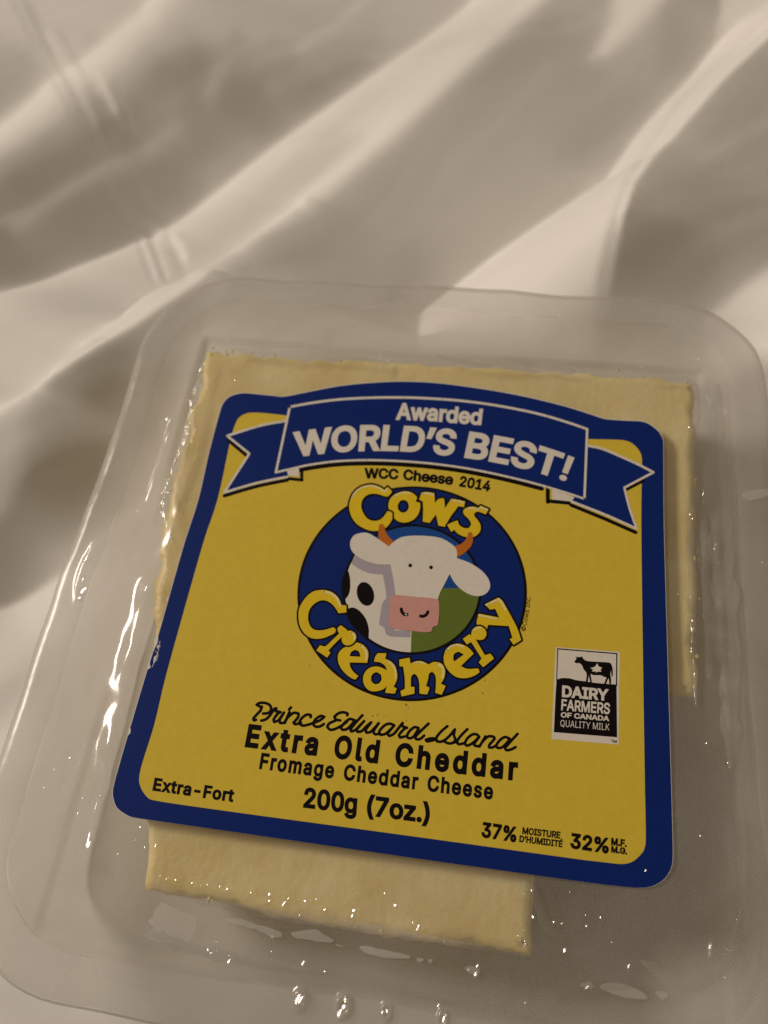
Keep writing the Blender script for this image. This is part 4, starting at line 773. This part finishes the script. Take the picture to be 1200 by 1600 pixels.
# lettering of the emblem
LET = {
 'c': [P(530, 745, 8, [(605, 125), (660, 180), (640, 215), (600, 245), (540, 235), (480, 215), (400, 212), (330, 240), (285, 300), (275, 370), (295, 440), (340, 510), (400, 545), (460, 550), (520, 530), (570, 480), (600, 430), (640, 435), (675, 460), (665, 520), (640, 570), (590, 630), (500, 670), (400, 675), (300, 640), (210, 580), (150, 490), (125, 390), (135, 300), (175, 210), (240, 145), (320, 110), (400, 98), (470, 112), (530, 140), (565, 165)])],
 'o': [P(530, 745, 8, [(740, 200), (820, 180), (900, 195), (950, 230), (975, 260), (955, 310), (1012, 325), (1010, 400), (980, 480), (920, 540), (840, 570), (760, 565), (700, 530), (685, 490), (690, 450), (660, 420), (620, 405), (615, 350), (635, 280), (680, 230)]), P(530, 745, 8, [(810, 290), (850, 310), (870, 360), (860, 410), (820, 445), (770, 440), (735, 400), (735, 345), (765, 300)])],
 'w': [P(630, 745, 8, [(230, 195), (300, 190), (390, 205), (395, 330), (440, 280), (500, 265), (515, 300), (520, 395), (600, 275), (680, 285), (775, 310), (760, 380), (690, 365), (650, 420), (590, 500), (520, 625), (440, 610), (410, 470), (330, 575), (245, 560), (250, 400), (245, 310), (200, 285)])],
 's': [P(630, 745, 8, [(770, 400), (830, 375), (900, 375), (940, 395), (965, 360), (1070, 405), (1030, 470), (985, 450), (930, 435), (890, 455), (890, 490), (930, 540), (965, 600), (965, 670), (930, 720), (880, 750), (800, 755), (730, 735), (670, 700), (640, 660), (600, 690), (550, 600), (600, 575), (680, 545), (700, 600), (760, 640), (820, 640), (850, 600), (840, 560), (800, 510), (760, 470), (750, 430)])],
 'C': [P(455, 910, 8, [(690, 290), (690, 375), (590, 385), (560, 330), (510, 270), (440, 230), (370, 225), (290, 265), (230, 340), (210, 430), (225, 520), (270, 580), (340, 600), (430, 590), (530, 560), (560, 590), (545, 630), (480, 665), (400, 695), (300, 705), (220, 680), (150, 620), (105, 530), (90, 430), (100, 330), (150, 230), (220, 150), (300, 105), (400, 95), (480, 110), (550, 150), (600, 210), (625, 280)])],
 'r': [P(455, 910, 8, [(620, 535), (695, 590), (690, 605), (750, 605), (800, 640), (812, 690), (785, 750), (730, 785), (670, 780), (635, 740), (632, 680), (550, 760), (465, 850), (490, 880), (450, 940), (315, 850), (360, 785), (410, 800), (440, 790), (520, 715), (600, 640), (580, 600), (585, 565)])],
 'e': [P(455, 910, 8, [(820, 750), (890, 775), (945, 830), (965, 900), (950, 1005), (730, 1000), (740, 1060), (780, 1120), (840, 1170), (800, 1215), (760, 1200), (690, 1150), (620, 1070), (585, 980), (590, 890), (640, 830), (700, 800), (750, 790)]), P(455, 910, 8, [(800, 840), (850, 870), (865, 930), (730, 922), (750, 870)])],
 'a': [P(550, 980, 8, [(320, 325), (430, 325), (415, 395), (490, 430), (540, 490), (565, 580), (560, 660), (520, 745), (560, 765), (535, 830), (415, 820), (435, 735), (390, 775), (310, 800), (230, 795), (170, 750), (140, 680), (145, 600), (190, 530), (260, 495), (340, 495), (440, 540), (410, 480), (350, 440), (275, 430), (290, 370)]), P(550, 980, 8, [(310, 560), (360, 590), (370, 650), (340, 700), (290, 715), (245, 680), (240, 620), (270, 575)])],
 'm': [P(550, 980, 8, [(590, 405), (720, 380), (730, 455), (800, 425), (870, 425), (930, 450), (960, 465), (1020, 435), (1100, 445), (1150, 490), (1165, 560), (1150, 640), (1110, 705), (1170, 735), (1120, 845), (1040, 820), (1050, 700), (1040, 600), (1000, 555), (960, 580), (950, 650), (925, 735), (970, 755), (940, 840), (845, 830), (840, 700), (820, 620), (780, 580), (740, 620), (735, 745), (780, 745), (780, 830), (620, 865), (605, 800), (660, 770), (660, 650), (640, 490), (595, 490)])],
 'e2': [P(680, 960, 8, [(280, 365), (360, 385), (430, 430), (480, 490), (320, 645), (400, 680), (540, 675), (555, 720), (500, 760), (420, 790), (340, 797), (260, 780), (180, 720), (120, 630), (105, 540), (130, 450), (190, 390)]), P(680, 960, 8, [(290, 465), (360, 500), (235, 590), (225, 540), (240, 490)])],
 'y': [P(720, 910, 8, [(300, 275), (470, 190), (520, 230), (600, 370), (700, 560), (755, 720), (660, 780), (610, 710), (645, 690), (600, 545), (340, 530), (325, 590), (200, 540), (200, 480), (225, 390), (480, 440), (430, 330), (365, 340)])],
 'r2': [P(680, 960, 8, [(345, 305), (430, 245), (450, 270), (460, 200), (510, 155), (570, 150), (625, 190), (640, 250), (610, 305), (560, 320), (505, 310), (620, 510), (690, 490), (735, 550), (600, 660), (545, 600), (580, 550), (450, 345), (395, 375)])]}
HI = [(P(530, 745, 8, [(160, 260), (205, 190), (260, 148), (330, 122), (410, 115), (480, 130), (530, 160), (568, 188), (600, 150)]), 2.6), (P(530, 745, 8, [(690, 250), (740, 212), (820, 198), (880, 205)]), 2.6), (P(630, 745, 8, [(240, 212), (300, 207), (375, 220)]), 3), (P(630, 745, 8, [(600, 295), (680, 302), (755, 325)]), 2.6),
      (P(630, 745, 8, [(790, 405), (850, 390), (930, 412), (970, 378), (1050, 412)]), 2.4), (P(455, 910, 8, [(400, 112), (480, 130), (545, 170), (590, 225), (612, 290)]), 3.4), (P(455, 910, 8, [(755, 625), (790, 660), (790, 715)]), 3), (P(455, 910, 8, [(860, 785), (915, 830), (943, 890), (940, 960)]), 3),
      (P(550, 980, 8, [(440, 420), (505, 470), (545, 550), (545, 640)]), 2.8), (P(550, 980, 8, [(770, 447), (840, 437), (910, 455)]), 2.4), (P(550, 980, 8, [(1060, 455), (1120, 490), (1145, 560), (1130, 630)]), 3.4), (P(680, 960, 8, [(140, 450), (200, 400), (280, 383), (350, 402)]), 3),
      (P(680, 960, 8, [(475, 220), (510, 175), (570, 165)]), 2.6), (P(720, 910, 8, [(320, 280), (470, 210), (510, 250), (560, 340)]), 3.2), (P(720, 910, 8, [(225, 410), (330, 430), (440, 455)]), 2.4)]
def letters(keys):
    A = Art()
    for k in keys:
        for l in LET[k]: A.line(smooth(l, sub=3), 5.6, True)
    A.done('letter_outline', 'black')
    A = Art()
    for k in keys: A.fill(*[smooth(l, sub=4) for l in LET[k]])
    A.done('emblem_lettering', 'letter')
letters(['c', 'w', 'C', 'y', 'm', 'a'])
letters(['o', 's', 'e', 'e2', 'r2'])
letters(['r'])
A = Art()
for l, wd in HI: A.line(smooth(l, False), wd)
A.done('letter_highlight', 'cream')
Art().fill(smooth(HORN[0], corner=60)).fill(smooth(HORN[1], corner=60)).done('cow_horns', 'horn')
Art().fill(smooth(HD, corner=55)).done('cow_head', 'white')
Art().fill(smooth([(617, 929.4), (650, 932.5), (679, 935.3), (686, 941), (684.5, 975), (676.5, 979.5), (674.5, 986.5), (664, 988), (640, 985.3), (614, 981.5), (607.3, 975), (609, 941), (612, 931.5)], corner=60)).done('cow_muzzle', 'pink')
A = Art(); A.ell(641, 883.5, 3, 2.9); A.ell(673.5, 886.5, 3, 2.9); A.line(smooth([(627, 951.5), (628, 956), (632, 960.5), (636, 960)], False), 5); A.line(smooth([(668.5, 956), (666, 960.5), (661, 963), (657, 962.5)], False), 5)
A.done('cow_face', 'black')
Art().ell(634.3, 960, 1.7, 1.2, .3).done('nostril_highlight', 'white')

level(3)
# handwritten line ---------------------------------------------------
def pa(p): return P(385, 1080, 7.5, p)
def pb(p): return P(530, 1100, 7.5, p)
def pc(p): return P(670, 1110, 7.5, p)
SC = [pa([(175, 345), (225, 330), (270, 290), (330, 205), (350, 200), (345, 235), (400, 245), (365, 265), (320, 330), (325, 360), (375, 345)]),
      pa([(180, 180), (165, 225), (120, 275), (82, 320), (88, 342), (112, 335)]), pa([(180, 190), (120, 160), (155, 138), (220, 138), (275, 165), (290, 215), (255, 255), (195, 262)]),
      pa([(375, 345), (440, 250), (390, 335), (395, 372), (440, 368), (475, 320)]), pa([(522, 190), (500, 215)]), pa([(505, 245), (475, 310), (450, 372)]), pa([(470, 320), (550, 255), (610, 262), (605, 305), (552, 370), (575, 387), (640, 370)]),
      pa([(752, 305), (755, 280), (705, 275), (645, 320), (622, 372), (655, 402), (715, 395), (790, 370)]), pa([(790, 370), (860, 342), (912, 300), (870, 290), (815, 325), (783, 380), (812, 415), (862, 412), (908, 385)]),
      pa([(1182, 282), (1185, 262), (1140, 247), (1080, 258), (1030, 300), (1050, 332), (1100, 342)]), pa([(1048, 342), (970, 378), (948, 420), (985, 452), (1045, 440), (1120, 400), (1180, 355)]),
      pb([(165, 185), (120, 177), (60, 222), (18, 280), (45, 303), (95, 290), (145, 240), (185, 190)]), pb([(272, 132), (190, 222), (132, 300), (145, 322), (190, 305)]),
      pb([(190, 305), (292, 200), (212, 290), (212, 325), (262, 318), (320, 260), (375, 215), (312, 300), (318, 335), (365, 328), (410, 285), (462, 225), (402, 320), (425, 355), (475, 345)]),
      pb([(645, 250), (590, 230), (530, 252), (470, 320), (485, 362), (540, 350), (600, 300), (645, 250), (570, 345), (588, 375), (640, 350), (690, 290), (742, 222), (742, 260), (795, 278), (758, 295), (702, 362), (715, 393), (770, 380)]),
      pb([(930, 282), (880, 272), (820, 322), (790, 380), (822, 402), (872, 380), (930, 290)]), pb([(1047, 230), (960, 312), (892, 385), (905, 412), (950, 408), (995, 370)]),
      pc([(85, 330), (20, 328), (-35, 345), (-20, 362), (40, 352), (85, 335)]), pc([(218, 185), (150, 242), (92, 312), (92, 360), (135, 368), (190, 345), (250, 290), (305, 222), (293, 290), (312, 345), (275, 382), (225, 385), (185, 365)]), pc([(275, 382), (335, 365)]),
      pc([(452, 220), (380, 292), (332, 362), (352, 396), (410, 385)]), pc([(590, 310), (560, 282), (510, 282), (450, 330), (420, 388), (450, 412), (515, 382), (590, 310), (532, 390), (545, 415), (590, 418)]),
      pc([(665, 305), (625, 370), (592, 425)]), pc([(620, 375), (690, 308), (755, 308), (768, 335), (712, 400), (705, 432), (745, 435), (795, 405)]), pc([(945, 330), (890, 312), (830, 352), (792, 410), (812, 440), (862, 430), (920, 375), (950, 335)]), pc([(1040, 275), (960, 362), (892, 440), (912, 466), (970, 455), (1016, 430)])]
A = Art()
for l in SC: A.line(smooth(l, False, 75, 4), 4.5)
A.done('script_lettering', 'black')
level(3); A = Art(); straight(A, 'Extra Old Cheddar', (382.3, 1165), (800, 1217.2), (6.1, -31.8), (2.2, -32.5), spans=[(382.3, 495), (520.5, 590.5), (616, 808)], bold=.048, track=.12); A.done('variety_lettering', 'black')
level(3); A = Art(); straight(A, 'Fromage Cheddar Cheese', (404.7, 1200), (763.5, 1247.5), (3.8, -22.6), (1.5, -22.6), spans=[(404.7, 521), (536, 652.5), (667, 770)], bold=.042, track=.07); A.done('french_lettering', 'black')
level(3); A = Art(); straight(A, '200g (7oz.)', (472.7, 1260), (648, 1282), (2.5, -28.5), (1.5, -28.5), spans=[(473.5, 557), (572.5, 671)], bold=.042); A.done('weight_lettering', 'black')
level(3); A = Art(); straight(A, 'Extra-Fort', (238, 1234), (364.5, 1252.3), (3.5, -17.8), (2.8, -17.8), bold=.048, track=.04); A.done('strength_lettering', 'black')
level(3); A = Art(); straight(A, '37%', (751.7, 1306.8), (806.4, 1315), (1.8, -21.5), bold=.045); straight(A, '32%', (890.6, 1324), (951, 1332.5), (1.2, -21.5), bold=.045)
straight(A, 'MOISTURE', (815.8, 1302.5), (875.3, 1309.8), (.8, -9.6), bold=.045); straight(A, "D\u2019HUMIDIT\u00c9", (811.2, 1315), (878.7, 1323.6), (.8, -9.4), bold=.045)
straight(A, 'M.F.', (954.6, 1319.6), (979.3, 1323), (.5, -10), bold=.06); straight(A, 'M.G.', (954.6, 1331.2), (980, 1334.8), (.5, -9), bold=.06); A.done('content_lettering', 'black')
level(3); A = Art(); word(A, '\u00a9Cows Inc.', 0, 1, [(0, 820.5, 987), (.5, 826, 960), (1, 829.5, 932)], [(0, -6.5, -2), (1, -6.5, -.5)], .012); A.done('copyright_lettering', 'black')

level(3)
# dairy badge --------------------------------------------------------
def pd(p): return P(840, 990, 7.5, p)
Art().fill(pd([(212, 160), (965, 215), (948, 1300), (162, 1235)])).done('badge', 'white')
A = Art(); A.line(pd([(232, 178), (930, 235)]), 1.9); A.line(pd([(235, 178), (224, 560)]), 1.5); A.line(pd([(928, 235), (925, 610)]), 1.9)
A.fill(smooth(pd([(222, 548), (258, 528), (300, 520), (380, 525), (450, 545), (560, 560), (700, 580), (925, 597), (932, 1215), (190, 1155)]), corner=60))
A.fill(smooth(pd([(428, 330), (455, 295), (445, 270), (480, 275), (525, 268), (540, 300), (590, 322), (700, 330), (830, 338), (866, 362), (882, 440), (878, 505), (864, 500), (862, 430), (852, 480), (860, 520), (862, 590), (842, 590), (832, 520), (800, 590), (778, 588), (808, 515), (770, 502), (735, 488), (660, 487), (620, 472), (637, 575), (618, 575), (600, 490), (587, 568), (564, 568), (575, 470), (540, 420), (520, 372), (490, 347), (450, 347)]), corner=50, sub=3))
A.done('badge_print', 'black')
A = Art(); A.fill(pd([(700, 348), (716, 385), (755, 398), (738, 425), (748, 446), (700, 446), (690, 460), (682, 446), (636, 442), (650, 422), (616, 402), (660, 395), (680, 378)]))
straight(A, 'DAIRY', (878, 1088), (951, 1094.3), (.4, -16.2), bold=.045); straight(A, 'FARMERS', (876.7, 1109), (952.7, 1115.3), (.8, -16), bold=.03)
straight(A, 'OF CANADA', (876, 1120.2), (952, 1126.5), (.4, -7.2), bold=.04); straight(A, 'QUALITY MILK', (875.3, 1135), (952, 1141.3), (.6, -10.4), bold=.0); A.done('badge_lettering', 'white')
A = Art(); straight(A, 'TM', (954.5, 1159.6), (963.5, 1160.8), (.2, -4), bold=.03); A.done('badge_mark', 'black')
# specks of dirt
level(3)
A = Art(); R = random.Random(2)
for x, y, r in ((634.5, 1101.5, 2.2), (638, 1107, 1.2), (590, 1117, 1.3), (600, 1117.5, 1), (582, 1118.5, 1.6), (754, 1083, 1.8), (758, 1063, 1.4), (484, 1040, 1.3), (635, 1126, 1), (421, 1290 - 30, .7)):
    A.fill([(x + r * R.uniform(.6, 1.2) * math.cos(t), y + r * R.uniform(.6, 1.2) * math.sin(t)) for t in [k * .7 for k in range(9)]])
A.done('dirt_specks', 'speck')['kind'] = 'stuff'
